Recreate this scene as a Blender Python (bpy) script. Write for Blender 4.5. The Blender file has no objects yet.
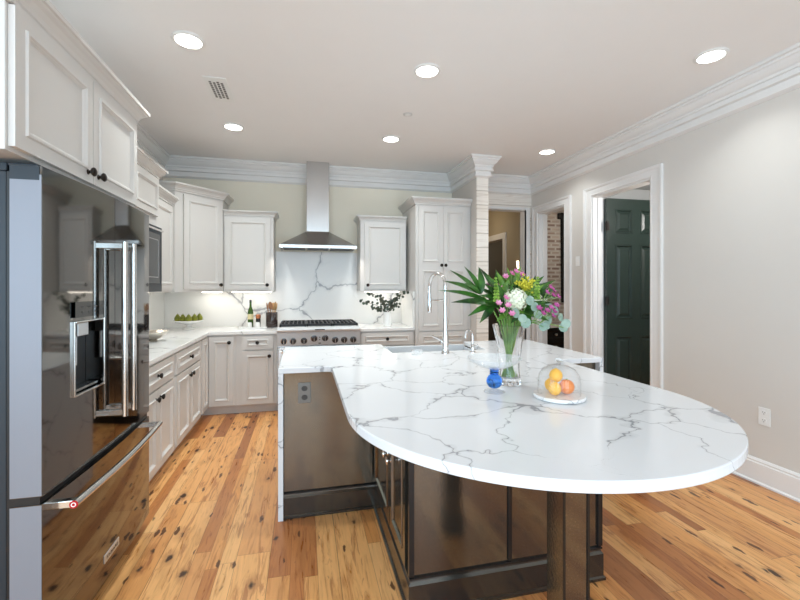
import bpy, bmesh, math, random
from mathutils import Vector, Matrix
random.seed(7)
PI = math.pi
SC = bpy.context.scene
COL = SC.collection

# ------------------------------------------------------------------ camera
cd = bpy.data.cameras.new('camera')
cam = bpy.data.objects.new('camera', cd)
COL.objects.link(cam)
YAW = math.atan(96 / 410)
cam.location = (0, 0, 1.44)
cam.rotation_euler = (PI / 2, 0, -YAW)
cd.sensor_width = 36
cd.lens = 410 / 800 * 36
cd.shift_y = -13 / 800
cd.clip_start = 0.05
SC.camera = cam

# ------------------------------------------------------------------ world, light, exposure
w = bpy.data.worlds.new('world')
SC.world = w
w.use_nodes = True
w.node_tree.nodes['Background'].inputs[0].default_value = (0.80, 0.88, 1.0, 1)
w.node_tree.nodes['Background'].inputs[1].default_value = 1.0
SC.view_settings.view_transform = 'Standard'
SC.view_settings.look = 'None'
SC.view_settings.gamma = 1
SC.view_settings.use_curve_mapping = False
SC.view_settings.exposure = 0.16
SC.cycles.use_denoising = True
SC.cycles.diffuse_bounces = 6
SC.cycles.transmission_bounces = 16
SC.cycles.max_bounces = 18
SC.cycles.sample_clamp_indirect = 6


def area(name, loc, rot, sx, sy, power, color=(1, 1, 1), shape='RECTANGLE', spread=PI):
    l = bpy.data.lights.new(name, 'AREA')
    l.shape = shape
    l.size = sx
    l.size_y = sy
    l.energy = power
    l.color = color
    l.spread = spread
    o = bpy.data.objects.new(name, l)
    o.location = loc
    o.rotation_euler = rot
    COL.objects.link(o)
    return o


# daylight through the three tall windows behind and the wide opening to the left of the camera
for wx in (-2.6, -0.4, 1.8):
    area('window_daylight', (wx, -3.12, 1.55), (PI / 2, 0, 0), 1.7, 2.3, 62, (0.60, 0.83, 1.0))
area('window_daylight', (-4.05, -0.6, 1.6), (PI / 2, 0, -PI / 2), 3.2, 2.3, 100, (0.60, 0.83, 1.0))

# ------------------------------------------------------------------ materials


def lin(c):
    return tuple((x / 12.92 if x <= 0.04045 else ((x + 0.055) / 1.055) ** 2.4) for x in c)


def rgb(r, g, b):
    return lin((r / 255, g / 255, b / 255)) + (1,)


class NT:
    def __init__(self, name):
        self.m = bpy.data.materials.new(name)
        self.m.use_nodes = True
        self.t = self.m.node_tree
        self.b = self.t.nodes['Principled BSDF']
        self.out = self.t.nodes['Material Output']

    def n(self, typ, **kw):
        x = self.t.nodes.new(typ)
        for k, v in kw.items():
            if k.startswith('i_'):
                key = k[2:]
                x.inputs[int(key) if key.isdigit() else key.replace('_', ' ')].default_value = v
            else:
                setattr(x, k, v)
        return x

    def l(self, a, b):
        self.t.links.new(a, b)

    def math(self, op, a, b=None, c=None, clamp=False):
        x = self.n('ShaderNodeMath', operation=op, use_clamp=clamp)
        for i, v in enumerate((a, b, c)):
            if v is None:
                continue
            if isinstance(v, (int, float)):
                x.inputs[i].default_value = v
            else:
                self.l(v, x.inputs[i])
        return x.outputs[0]

    def ramp(self, fac, stops, interp='LINEAR'):
        r = self.n('ShaderNodeValToRGB')
        r.color_ramp.interpolation = interp
        el = r.color_ramp.elements
        while len(el) > 1:
            el.remove(el[-1])
        el[0].position, el[0].color = stops[0]
        for p, c in stops[1:]:
            e = el.new(p)
            e.color = c
        self.l(fac, r.inputs[0])
        return r.outputs[0]

    def mix(self, fac, a, b, blend='MIX'):
        x = self.n('ShaderNodeMix', data_type='RGBA', blend_type=blend)
        for i, v in ((0, fac), (6, a), (7, b)):
            if isinstance(v, (int, float)):
                x.inputs[i].default_value = v
            elif isinstance(v, tuple):
                x.inputs[i].default_value = v
            else:
                self.l(v, x.inputs[i])
        return x.outputs[2]

    def coords(self, scale=(1, 1, 1), loc=(0, 0, 0), rot=(0, 0, 0)):
        tc = self.n('ShaderNodeTexCoord')
        mp = self.n('ShaderNodeMapping')
        mp.inputs['Scale'].default_value = scale
        mp.inputs['Location'].default_value = loc
        mp.inputs['Rotation'].default_value = rot
        self.l(tc.outputs['Object'], mp.inputs[0])
        return mp.outputs[0]

    def noise(self, vec, scale, detail=2, rough=0.5, dist=0.0):
        x = self.n('ShaderNodeTexNoise')
        x.inputs['Scale'].default_value = scale
        x.inputs['Detail'].default_value = detail
        x.inputs['Roughness'].default_value = rough
        x.inputs['Distortion'].default_value = dist
        self.l(vec, x.inputs['Vector'])
        return x

    def bump(self, h, strength, dist=0.01):
        x = self.n('ShaderNodeBump')
        x.inputs['Strength'].default_value = strength
        x.inputs['Distance'].default_value = dist
        self.l(h, x.inputs['Height'])
        self.l(x.outputs[0], self.b.inputs['Normal'])


def pm(name, col, rough=0.5, metal=0.0, bump=None, vary=0.03, **kw):
    """plain paint / metal / ceramic: principled with a faint procedural variation"""
    t = NT(name)
    v = t.coords()
    nz = t.noise(v, 6.0, 2)
    c2 = tuple(max(0, x * (1 - vary * 2)) for x in col[:3]) + (1,)
    t.l(t.mix(nz.outputs[0], col, c2), t.b.inputs['Base Color'])
    t.b.inputs['Roughness'].default_value = rough
    t.b.inputs['Metallic'].default_value = metal
    for k, x in kw.items():
        t.b.inputs[k.replace('_', ' ')].default_value = x
    if bump:
        nb = t.noise(v, bump[0], 2)
        t.bump(nb.outputs[0], bump[1], 0.002)
    return t.m


def glass(name, col=(1, 1, 1, 1), rough=0.0, ior=1.45):
    t = NT(name)
    v = t.coords()
    nz = t.noise(v, 3.0, 1)
    t.l(t.mix(nz.outputs[0], col, tuple(x * 0.98 for x in col[:3]) + (1,)), t.b.inputs['Base Color'])
    t.b.inputs['Roughness'].default_value = rough
    t.b.inputs['Transmission Weight'].default_value = 1
    t.b.inputs['IOR'].default_value = ior
    return t.m


def emit(name, col, strength):
    t = NT(name)
    t.b.inputs['Base Color'].default_value = (0.8, 0.8, 0.8, 1)
    t.b.inputs['Emission Color'].default_value = col
    t.b.inputs['Emission Strength'].default_value = strength
    return t.m


def mat_floor():
    t = NT('knotty_plank_floor')
    tc = t.n('ShaderNodeTexCoord')
    sp = t.n('ShaderNodeSeparateXYZ')
    t.l(tc.outputs['Object'], sp.inputs[0])
    x, y = sp.outputs[0], sp.outputs[1]
    W, L = 0.102, 1.25
    xs = t.math('ADD', t.math('DIVIDE', x, W), t.math('MULTIPLY', t.math('SINE', t.math('MULTIPLY', x, 13.7)), 0.42))
    row = t.math('FLOOR', xs)
    fx = t.math('FRACT', xs)
    wn = t.n('ShaderNodeTexWhiteNoise', noise_dimensions='1D')
    t.l(row, wn.inputs['W'])
    ys = t.math('DIVIDE', t.math('ADD', y, t.math('MULTIPLY', wn.outputs[0], 5.0)), L)
    idy = t.math('FLOOR', ys)
    fy = t.math('FRACT', ys)
    cv = t.n('ShaderNodeCombineXYZ')
    t.l(row, cv.inputs[0])
    t.l(idy, cv.inputs[1])
    pid = t.n('ShaderNodeTexWhiteNoise', noise_dimensions='2D')
    t.l(cv.outputs[0], pid.inputs['Vector'])
    rnd = pid.outputs[0]
    base = t.ramp(rnd, [(0.0, rgb(176, 110, 62)), (0.18, rgb(210, 145, 84)), (0.45, rgb(226, 166, 104)),
                        (0.72, rgb(236, 184, 124)), (0.88, rgb(198, 130, 74)), (1.0, rgb(152, 98, 64))])
    # grain, stretched along the boards, shifted per board
    off = t.n('ShaderNodeCombineXYZ')
    t.l(t.math('MULTIPLY', x, 1.0), off.inputs[0])
    t.l(t.math('MULTIPLY', y, 0.10), off.inputs[1])
    t.l(t.math('MULTIPLY', rnd, 37.0), off.inputs[2])
    g1 = t.noise(off.outputs[0], 34, 5, 0.6, 1.2)
    grain = t.ramp(g1.outputs[0], [(0.30, (0.60, 0.45, 0.32, 1)), (0.48, (0.96, 0.94, 0.90, 1)), (0.72, (1.1, 1.08, 1.04, 1))])
    col = t.mix(0.85, base, grain, 'MULTIPLY')
    # figure streaks
    off2 = t.n('ShaderNodeCombineXYZ')
    t.l(x, off2.inputs[0])
    t.l(t.math('MULTIPLY', y, 0.09), off2.inputs[1])
    t.l(t.math('MULTIPLY', rnd, 71.0), off2.inputs[2])
    g2 = t.noise(off2.outputs[0], 30, 5, 0.6, 1.2)
    st = t.ramp(g2.outputs[0], [(0.56, (0, 0, 0, 1)), (0.64, (1, 1, 1, 1))])
    col = t.mix(t.math('MULTIPLY', st, 0.6), col, rgb(150, 84, 44))
    # knots
    kv = t.n('ShaderNodeCombineXYZ')
    nd = t.noise(tc.outputs['Object'], 22, 2)
    t.l(t.math('ADD', t.math('MULTIPLY', x, 9.0), t.math('MULTIPLY', nd.outputs[0], 0.35)), kv.inputs[0])
    t.l(t.math('MULTIPLY', y, 4.6), kv.inputs[1])
    vo = t.n('ShaderNodeTexVoronoi', feature='F1')
    vo.inputs['Scale'].default_value = 1.0
    vo.inputs['Randomness'].default_value = 1.0
    t.l(kv.outputs[0], vo.inputs['Vector'])
    sc = t.n('ShaderNodeSeparateColor')
    t.l(vo.outputs['Color'], sc.inputs[0])
    size = t.math('MULTIPLY', t.math('SUBTRACT', sc.outputs[0], 0.36, clamp=True), 0.34)
    core = t.math('SMOOTH_MIN', 1.0, t.math('MULTIPLY', t.math('SUBTRACT', size, vo.outputs[0]), 16.0), 0.05)
    core = t.math('MAXIMUM', core, 0.0, clamp=True)
    halo = t.math('MULTIPLY', t.math('SUBTRACT', t.math('MULTIPLY', size, 2.4), vo.outputs[0]), 3.5, clamp=True)
    col = t.mix(t.math('MULTIPLY', halo, 0.42), col, rgb(140, 80, 42))
    col = t.mix(t.math('MULTIPLY', core, 0.95), col, rgb(44, 24, 16))
    # small elongated pin knots
    kv2 = t.n('ShaderNodeCombineXYZ')
    t.l(t.math('ADD', t.math('MULTIPLY', x, 22.0), t.math('MULTIPLY', nd.outputs[0], 0.6)), kv2.inputs[0])
    t.l(t.math('MULTIPLY', y, 5.6), kv2.inputs[1])
    vo2 = t.n('ShaderNodeTexVoronoi', feature='F1')
    vo2.inputs['Scale'].default_value = 1.0
    t.l(kv2.outputs[0], vo2.inputs['Vector'])
    sc2 = t.n('ShaderNodeSeparateColor')
    t.l(vo2.outputs['Color'], sc2.inputs[0])
    size2 = t.math('MULTIPLY', t.math('SUBTRACT', sc2.outputs[1], 0.22, clamp=True), 0.43)
    core2 = t.math('MULTIPLY', t.math('SUBTRACT', size2, vo2.outputs[0]), 16.0, clamp=True)
    col = t.mix(t.math('MULTIPLY', core2, 0.9), col, rgb(74, 38, 20))
    # board joints
    jx = t.math('LESS_THAN', t.math('MINIMUM', fx, t.math('SUBTRACT', 1.0, fx)), 0.012)
    jy = t.math('LESS_THAN', fy, 0.0018)
    j = t.math('MAXIMUM', jx, jy)
    col = t.mix(t.math('MULTIPLY', j, 0.55), col, rgb(96, 58, 34))
    t.l(col, t.b.inputs['Base Color'])
    t.b.inputs['Roughness'].default_value = 0.28
    t.l(t.math('ADD', 0.22, t.math('MULTIPLY', g1.outputs[0], 0.16)), t.b.inputs['Roughness'])
    t.bump(t.math('SUBTRACT', g1.outputs[0], t.math('MULTIPLY', j, 1.5)), 0.06, 0.004)
    return t.m


def mat_quartz(name='veined_white_quartz', scale=2.9, seed=0.0, base=(229, 231, 234), width=0.020, rot=0.0, keep=0.36, stretch=1.0, dist=0.42, rough=0.12):
    t = NT(name)
    v = t.coords(loc=(seed, seed * 0.7, seed * 0.3), rot=(0, 0, rot), scale=(1, stretch, 1))
    nz = t.noise(v, 2.2, 4, 0.6)
    vm = t.n('ShaderNodeVectorMath', operation='MULTIPLY_ADD')
    t.l(nz.outputs['Color'], vm.inputs[0])
    vm.inputs[1].default_value = (dist, dist, dist)
    t.l(v, vm.inputs[2])
    nz2 = t.noise(v, 14, 3, 0.6)
    vm2 = t.n('ShaderNodeVectorMath', operation='MULTIPLY_ADD')
    t.l(nz2.outputs['Color'], vm2.inputs[0])
    vm2.inputs[1].default_value = (0.05, 0.05, 0.05)
    t.l(vm.outputs[0], vm2.inputs[2])
    vo = t.n('ShaderNodeTexVoronoi', feature='DISTANCE_TO_EDGE')
    vo.inputs['Scale'].default_value = scale
    t.l(vm2.outputs[0], vo.inputs['Vector'])
    # width varies, some veins vanish, some swell to grey patches
    wv = t.noise(v, 1.7, 2)
    keep_ = t.ramp(wv.outputs[0], [(keep - 0.06, (0, 0, 0, 1)), (keep + 0.10, (1, 1, 1, 1))])
    wd = t.noise(v, 4.2, 2)
    wide = t.ramp(wd.outputs[0], [(0.5, (0.35, 0.35, 0.35, 1)), (0.66, (1.2, 1.2, 1.2, 1)), (0.78, (4, 4, 4, 1))])
    lim = t.math('MULTIPLY', t.math('MULTIPLY', keep_, wide), width)
    vein = t.math('MULTIPLY', t.math('SUBTRACT', 1.0, t.math('DIVIDE', vo.outputs[0], t.math('MAXIMUM', lim, 0.0005))), 1.6, clamp=True)
    soft = t.math('MULTIPLY', t.math('SUBTRACT', 1.0, t.math('DIVIDE', vo.outputs[0], t.math('MAXIMUM', t.math('MULTIPLY', lim, 4.0), 0.0005))), 0.22, clamp=True)
    f = t.math('MAXIMUM', t.math('MULTIPLY', vein, 0.72), soft)
    col = t.mix(f, rgb(*base), rgb(128, 129, 134))
    t.l(col, t.b.inputs['Base Color'])
    t.b.inputs['Roughness'].default_value = rough
    t.b.inputs['Specular IOR Level'].default_value = 0.5
    return t.m


def mat_brick(name, c1, c2, mortar, wdt, hgt, plane='xz', msize=0.01, grain=0.0, bump=0.4, rough=0.8):
    t = NT(name)
    tc = t.n('ShaderNodeTexCoord')
    sp = t.n('ShaderNodeSeparateXYZ')
    t.l(tc.outputs['Object'], sp.inputs[0])
    cv = t.n('ShaderNodeCombineXYZ')
    t.l(t.math('ADD', sp.outputs[0], sp.outputs[1]), cv.inputs[0])
    t.l(sp.outputs[2], cv.inputs[1])
    br = t.n('ShaderNodeTexBrick')
    br.inputs['Scale'].default_value = 1
    br.inputs['Brick Width'].default_value = wdt
    br.inputs['Row Height'].default_value = hgt
    br.inputs['Mortar Size'].default_value = msize
    br.inputs['Color1'].default_value = c1
    br.inputs['Color2'].default_value = c2
    br.inputs['Mortar'].default_value = mortar
    t.l(cv.outputs[0], br.inputs['Vector'])
    gv = t.n('ShaderNodeCombineXYZ')
    t.l(t.math('MULTIPLY', cv.outputs[0], 1.0), gv.inputs[0])
    t.l(t.math('MULTIPLY', sp.outputs[2], 7.0), gv.inputs[1])
    g = t.noise(gv.outputs[0], 5, 4, 0.6, 1.0)
    gr = t.ramp(g.outputs[0], [(0.32, rgb(176, 158, 140)), (0.5, (1, 1, 1, 1))])
    col = t.mix(grain, br.outputs[0], gr, 'MULTIPLY')
    t.l(col, t.b.inputs['Base Color'])
    t.b.inputs['Roughness'].default_value = rough
    t.bump(br.outputs['Fac'], -bump, 0.004)
    return t.m


def mat_brushed(name, col, rough=0.25, axis=(1, 1, 60), strength=0.05):
    t = NT(name)
    v = t.coords(scale=axis)
    nz = t.noise(v, 9, 3)
    t.l(t.mix(nz.outputs[0], col, tuple(x * 0.9 for x in col[:3]) + (1,)), t.b.inputs['Base Color'])
    t.b.inputs['Metallic'].default_value = 1
    t.l(t.math('ADD', rough - 0.04, t.math('MULTIPLY', nz.outputs[0], 0.08)), t.b.inputs['Roughness'])
    t.bump(nz.outputs[0], strength, 0.0008)
    return t.m


def mat_blacklacquer():
    t = NT('glossy_black_lacquer')
    v = t.coords()
    nz = t.noise(v, 160, 2)
    sp = t.ramp(nz.outputs[0], [(0.60, (0.185, 0.16, 0.128, 1)), (0.74, (0.33, 0.30, 0.245, 1))])
    t.l(sp, t.b.inputs['Base Color'])
    t.b.inputs['Metallic'].default_value = 0.9
    t.b.inputs['Roughness'].default_value = 0.12
    n2 = t.noise(v, 95, 2)
    t.bump(n2.outputs[0], 0.10, 0.002)
    return t.m


def mat_leaf(name, c1, c2, rough=0.4):
    t = NT(name)
    v = t.coords()
    nz = t.noise(v, 14, 3)
    t.l(t.ramp(nz.outputs[0], [(0.3, c1), (0.7, c2)]), t.b.inputs['Base Color'])
    t.b.inputs['Roughness'].default_value = rough
    t.b.inputs['Subsurface Weight'].default_value = 0.0
    return t.m


M = {}
M['floor'] = mat_floor()
M['quartz'] = mat_quartz()
M['splash'] = mat_quartz('veined_quartz_slab', 1.0, 5.7, (242, 241, 238), 0.022, 0.0, 0.34, 1.0, 0.28, 0.25)


def thin_glass(name, white=0.05, tint=(1, 1, 1, 1)):
    """thin blown glass: clear sheet with mirror glints at grazing angles"""
    t = NT(name)
    lw = t.n('ShaderNodeLayerWeight')
    lw.inputs[0].default_value = 0.5
    fr = t.n('ShaderNodeMath', operation='MULTIPLY_ADD')
    t.l(t.math('POWER', lw.outputs['Facing'], 4.0), fr.inputs[0])
    fr.inputs[1].default_value = 0.6
    fr.inputs[2].default_value = 0.018
    tr = t.n('ShaderNodeBsdfTransparent')
    tr.inputs[0].default_value = tint
    gl = t.n('ShaderNodeBsdfGlossy')
    gl.inputs['Roughness'].default_value = 0.02
    df = t.n('ShaderNodeBsdfDiffuse')
    df.inputs[0].default_value = (0.9, 0.92, 0.93, 1)
    m1 = t.n('ShaderNodeMixShader')
    m1.inputs[0].default_value = white
    t.l(tr.outputs[0], m1.inputs[1])
    t.l(df.outputs[0], m1.inputs[2])
    m2 = t.n('ShaderNodeMixShader')
    t.l(fr.outputs[0], m2.inputs[0])
    t.l(m1.outputs[0], m2.inputs[1])
    t.l(gl.outputs[0], m2.inputs[2])
    t.l(m2.outputs[0], t.out.inputs[0])
    return t.m


M['thin'] = thin_glass('thin_clear_glass', 0.03)
M['plateglass'] = thin_glass('pressed_clear_glass', 0.22)
M['worktop'] = mat_quartz('soft_white_quartz', 1.0, 5.7, (238, 238, 237), 0.014, 0.0, 0.50, 1.0, 0.28)
M['marble'] = mat_quartz('marble_board_stone', 9, 1.0, (240, 238, 236), 0.02)
M['ceiling'] = pm('flat_white_ceiling_paint', rgb(242, 241, 240), 0.9, vary=0.01)
M['wall'] = pm('warm_white_wall_paint', rgb(214, 209, 203), 0.85, vary=0.01)
M['cream'] = pm('cream_wall_paint', rgb(238, 231, 214), 0.85, vary=0.01)
M['hall'] = pm('beige_hall_paint', rgb(178, 165, 142), 0.85, vary=0.01)
M['halldark'] = pm('shadowy_taupe_paint', rgb(120, 112, 98), 0.9, vary=0.01)  # darkened beige, the dimness of the side room put into the colour
M['pantrywall'] = pm('grey_utility_room_paint', rgb(176, 178, 178), 0.9, vary=0.01)
M['trim'] = pm('semi_gloss_white_trim', rgb(232, 230, 228), 0.35, vary=0.01)
M['cab'] = pm('pale_greige_cabinet_paint', rgb(213, 210, 206), 0.38, vary=0.01)
M['tile'] = mat_brick('whitewashed_stone_tile', rgb(236, 230, 222), rgb(226, 217, 206), rgb(170, 160, 148), 30.0, 0.175, msize=0.004, grain=0.4, bump=0.5, rough=0.6)
M['brick'] = mat_brick('tumbled_pink_grey_brick', rgb(198, 184, 172), rgb(142, 120, 110), rgb(204, 198, 190), 0.16, 0.066, msize=0.016, grain=0.5, bump=0.6)
M['black_steel'] = mat_brushed('black_stainless_steel', (0.20, 0.19, 0.18, 1), 0.055, (1, 1, 40), 0.01)
M['steel'] = mat_brushed('brushed_stainless_steel', (0.62, 0.61, 0.60, 1), 0.24, (1, 1, 60))
M['steel_dark'] = mat_brushed('shaded_stainless_steel', (0.42, 0.41, 0.40, 1), 0.22, (60, 1, 1))  # darker copy of the stainless, shade put into its base colour
M['steel_panel'] = pm('satin_steel_panel', (0.66, 0.68, 0.70, 1), 0.4, 0.3, vary=0.01)
M['chrome'] = pm('polished_chrome', (0.78, 0.78, 0.78, 1), 0.07, 1.0, vary=0.01)
M['handle'] = pm('satin_steel_handle', (0.72, 0.71, 0.69, 1), 0.18, 1.0, vary=0.01)
M['fridge_side'] = pm('grey_painted_steel', rgb(136, 138, 146), 0.42, 0.25, vary=0.01)
M['fridge_body'] = pm('charcoal_grey_steel', rgb(40, 47, 54), 0.45, 0.2, vary=0.02)
M['black'] = pm('matt_black_plastic', rgb(22, 22, 24), 0.4, vary=0.1)
M['blackgloss'] = pm('gloss_black_glass', rgb(12, 12, 13), 0.06, vary=0.05)
M['iron'] = pm('cast_iron', rgb(58, 58, 60), 0.5, 0.3, bump=(120, 0.2))
M['bronze'] = pm('oil_rubbed_bronze', rgb(48, 42, 38), 0.3, 0.75)
M['lacquer'] = mat_blacklacquer()
M['darklacquer'] = pm('dark_lacquer_moulding', (0.09, 0.08, 0.068, 1), 0.16, 0.8, bump=(95, 0.1))
M['blackwood'] = pm('black_painted_wood', rgb(26, 25, 25), 0.22, vary=0.05)
M['greendoor'] = pm('blackish_green_door_paint', rgb(44, 57, 52), 0.24, vary=0.08, bump=(150, 0.25))
M['plate'] = pm('white_switch_plate', rgb(238, 238, 236), 0.35, vary=0.01)
M['greyplate'] = pm('grey_outlet_plate', rgb(120, 118, 114), 0.35, 0.5, vary=0.01)
M['slot'] = pm('dark_slot', rgb(70, 68, 66), 0.6)
M['white_ceramic'] = pm('white_glazed_ceramic', rgb(240, 239, 236), 0.15, vary=0.01)
M['glass'] = glass('clear_glass')
M['blueglass'] = glass('cobalt_blue_glass', (0.05, 0.26, 0.86, 1), 0.02, 1.4)
M['greenglass'] = pm('green_bottle_glass', rgb(60, 92, 26), 0.08, vary=0.1)
M['label'] = pm('cream_paper_label', rgb(222, 208, 160), 0.7)
M['copper'] = pm('copper_lid', rgb(206, 130, 90), 0.25, 0.6)
M['wood'] = pm('pale_spoon_wood', rgb(205, 164, 116), 0.55, vary=0.08)
M['wood2'] = pm('brown_spoon_wood', rgb(168, 118, 82), 0.55, vary=0.08)
M['crock'] = mat_quartz('dark_marbled_crock_glaze', 9, 5.0, (58, 48, 44), 0.05)
M['pear'] = mat_leaf('green_pear_skin', rgb(84, 98, 14), rgb(160, 160, 40), 0.4)
M['lemon'] = pm('lemon_peel', rgb(246, 180, 14), 0.4, bump=(90, 0.2), vary=0.03)
M['orange'] = pm('orange_peel', rgb(236, 128, 14), 0.4, bump=(90, 0.2), vary=0.03)
M['leaf'] = mat_leaf('deep_green_leaf', rgb(16, 48, 16), rgb(64, 116, 40), 0.3)
M['leaf2'] = mat_leaf('bright_green_leaf', rgb(58, 104, 30), rgb(124, 164, 62), 0.4)
M['lime'] = mat_leaf('lime_green_bell', rgb(104, 146, 48), rgb(166, 196, 92), 0.5)
M['yellow'] = mat_leaf('yellow_green_spray', rgb(170, 168, 30), rgb(216, 204, 60), 0.6)
M['silverleaf'] = mat_leaf('silvery_eucalyptus_leaf', rgb(112, 138, 122), rgb(160, 180, 164), 0.5)
M['darkleaf'] = mat_leaf('dark_grey_green_leaf', rgb(44, 56, 46), rgb(78, 90, 74), 0.5)
M['stem'] = mat_leaf('green_stem', rgb(84, 130, 50), rgb(140, 176, 86), 0.5)
M['twig'] = mat_leaf('brown_twig', rgb(84, 70, 54), rgb(110, 92, 70), 0.7)
M['purple'] = mat_leaf('magenta_petal', rgb(150, 40, 110), rgb(206, 110, 170), 0.5)
M['pink'] = mat_leaf('pink_petal', rgb(196, 90, 140), rgb(226, 160, 190), 0.5)
M['hydr'] = mat_leaf('creamy_white_floret', rgb(206, 210, 172), rgb(238, 238, 220), 0.6)
M['lamp'] = emit('lit_downlight_lens', (1, 0.97, 0.92, 1), 9)
M['led'] = emit('lit_strip_lens', (1, 0.93, 0.82, 1), 5)
M['sconce'] = emit('lit_sconce_shade', (1, 0.82, 0.55, 1), 6)
M['red'] = pm('red_enamel', rgb(190, 24, 34), 0.25)
M['badge'] = pm('satin_badge_metal', (0.75, 0.75, 0.75, 1), 0.35, 0.8)
M['silver'] = pm('hammered_silver', (0.62, 0.58, 0.52, 1), 0.25, 1.0, bump=(40, 0.3))
M['window'] = glass('microwave_smoked_glass', (0.1, 0.1, 0.1, 1))


# ------------------------------------------------------------------ mesh helpers
class MB:
    def __init__(self):
        self.bm = bmesh.new()

    def box(self, x0, y0, z0, x1, y1, z1):
        vs = [self.bm.verts.new((x, y, z)) for z in (z0, z1) for y in (y0, y1) for x in (x0, x1)]
        for f in ((0, 2, 3, 1), (4, 5, 7, 6), (0, 1, 5, 4), (2, 6, 7, 3), (0, 4, 6, 2), (1, 3, 7, 5)):
            self.bm.faces.new([vs[i] for i in f])
        return self

    def prism(self, pts, z0, z1):
        a = [self.bm.verts.new((x, y, z0)) for x, y in pts]
        b = [self.bm.verts.new((x, y, z1)) for x, y in pts]
        n = len(pts)
        self.bm.faces.new(a[::-1])
        self.bm.faces.new(b)
        for i in range(n):
            j = (i + 1) % n
            self.bm.faces.new((a[i], a[j], b[j], b[i]))
        return self

    def frustum(self, r0, z0, r1, z1):
        """r = (x0,y0,x1,y1)"""
        a = [self.bm.verts.new((x, y, z0)) for x, y in ((r0[0], r0[1]), (r0[2], r0[1]), (r0[2], r0[3]), (r0[0], r0[3]))]
        b = [self.bm.verts.new((x, y, z1)) for x, y in ((r1[0], r1[1]), (r1[2], r1[1]), (r1[2], r1[3]), (r1[0], r1[3]))]
        self.bm.faces.new(a[::-1])
        self.bm.faces.new(b)
        for i in range(4):
            j = (i + 1) % 4
            self.bm.faces.new((a[i], a[j], b[j], b[i]))
        return self

    def lathe(self, prof, seg=32, cx=0, cy=0, mod=None, mtx=None):
        """prof = [(r,z)...]; r==0 closes at a pole"""
        rings = []
        for r, z in prof:
            if r < 1e-6:
                rings.append([self._v((cx, cy, z), mtx)])
            else:
                rr = []
                for i in range(seg):
                    a = 2 * PI * i / seg
                    q = r * (mod(a, z) if mod else 1)
                    rr.append(self._v((cx + q * math.cos(a), cy + q * math.sin(a), z), mtx))
                rings.append(rr)
        for a, b in zip(rings, rings[1:]):
            for i in range(seg):
                j = (i + 1) % seg
                if len(a) == 1 and len(b) == 1:
                    continue
                if len(a) == 1:
                    self.bm.faces.new((a[0], b[j], b[i]))
                elif len(b) == 1:
                    self.bm.faces.new((a[i], a[j], b[0]))
                else:
                    self.bm.faces.new((a[i], a[j], b[j], b[i]))
        return self

    def _v(self, p, mtx=None):
        p = Vector(p)
        if mtx is not None:
            p = mtx @ p
        return self.bm.verts.new(p)

    def cyl(self, p0, p1, r, seg=16, r1=None):
        return self.tube([p0, p1], [r, r if r1 is None else r1], seg)

    def tube(self, pts, r, seg=10, cap=True):
        pts = [Vector(p) for p in pts]
        n = len(pts)
        rs = r if isinstance(r, (list, tuple)) else [r] * n
        rings = []
        up = None
        for i, p in enumerate(pts):
            d = (pts[min(i + 1, n - 1)] - pts[max(i - 1, 0)]).normalized()
            if up is None:
                up = d.orthogonal().normalized()
            else:
                up = (up - d * up.dot(d))
                up = up.normalized() if up.length > 1e-6 else d.orthogonal().normalized()
            s = d.cross(up)
            rings.append([self.bm.verts.new(p + (up * math.cos(2 * PI * k / seg) + s * math.sin(2 * PI * k / seg)) * rs[i]) for k in range(seg)])
        for a, b in zip(rings, rings[1:]):
            for k in range(seg):
                j = (k + 1) % seg
                self.bm.faces.new((a[k], a[j], b[j], b[k]))
        if cap:
            self.bm.faces.new(rings[0][::-1])
            self.bm.faces.new(rings[-1])
        return self

    def ball(self, c, r, seg=16, scale=(1, 1, 1)):
        m = Matrix.Translation(Vector(c)) @ Matrix.Diagonal((scale[0], scale[1], scale[2], 1))
        bmesh.ops.create_uvsphere(self.bm, u_segments=seg, v_segments=max(6, seg // 2), radius=r, matrix=m)
        return self

    def sweep(self, path, prof, only=None):
        """profile (out, z) swept along a 2D path, offset to the right of travel, mitred"""
        P = [Vector(p) for p in path]
        n = len(P)
        nor = []
        for i in range(n - 1):
            d = (P[i + 1] - P[i]).normalized()
            nor.append(Vector((d.y, -d.x)))
        rings = []
        for i in range(n):
            if i == 0:
                m = nor[0]
            elif i == n - 1:
                m = nor[-1]
            else:
                a, b = nor[i - 1], nor[i]
                m = (a + b) / (1 + a.dot(b))
            rings.append([(P[i].x + m.x * o, P[i].y + m.y * o, z) for o, z in prof])
        segs = range(n - 1) if only is None else only
        k = len(prof)
        for i in segs:
            A = [self.bm.verts.new(v) for v in rings[i]]
            B = [self.bm.verts.new(v) for v in rings[i + 1]]
            for q in range(k):
                r_ = (q + 1) % k
                self.bm.faces.new((A[q], A[r_], B[r_], B[q]))
            self.bm.faces.new(A[::-1])
            self.bm.faces.new(B)
        bmesh.ops.remove_doubles(self.bm, verts=self.bm.verts, dist=1e-5)
        return self

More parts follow.
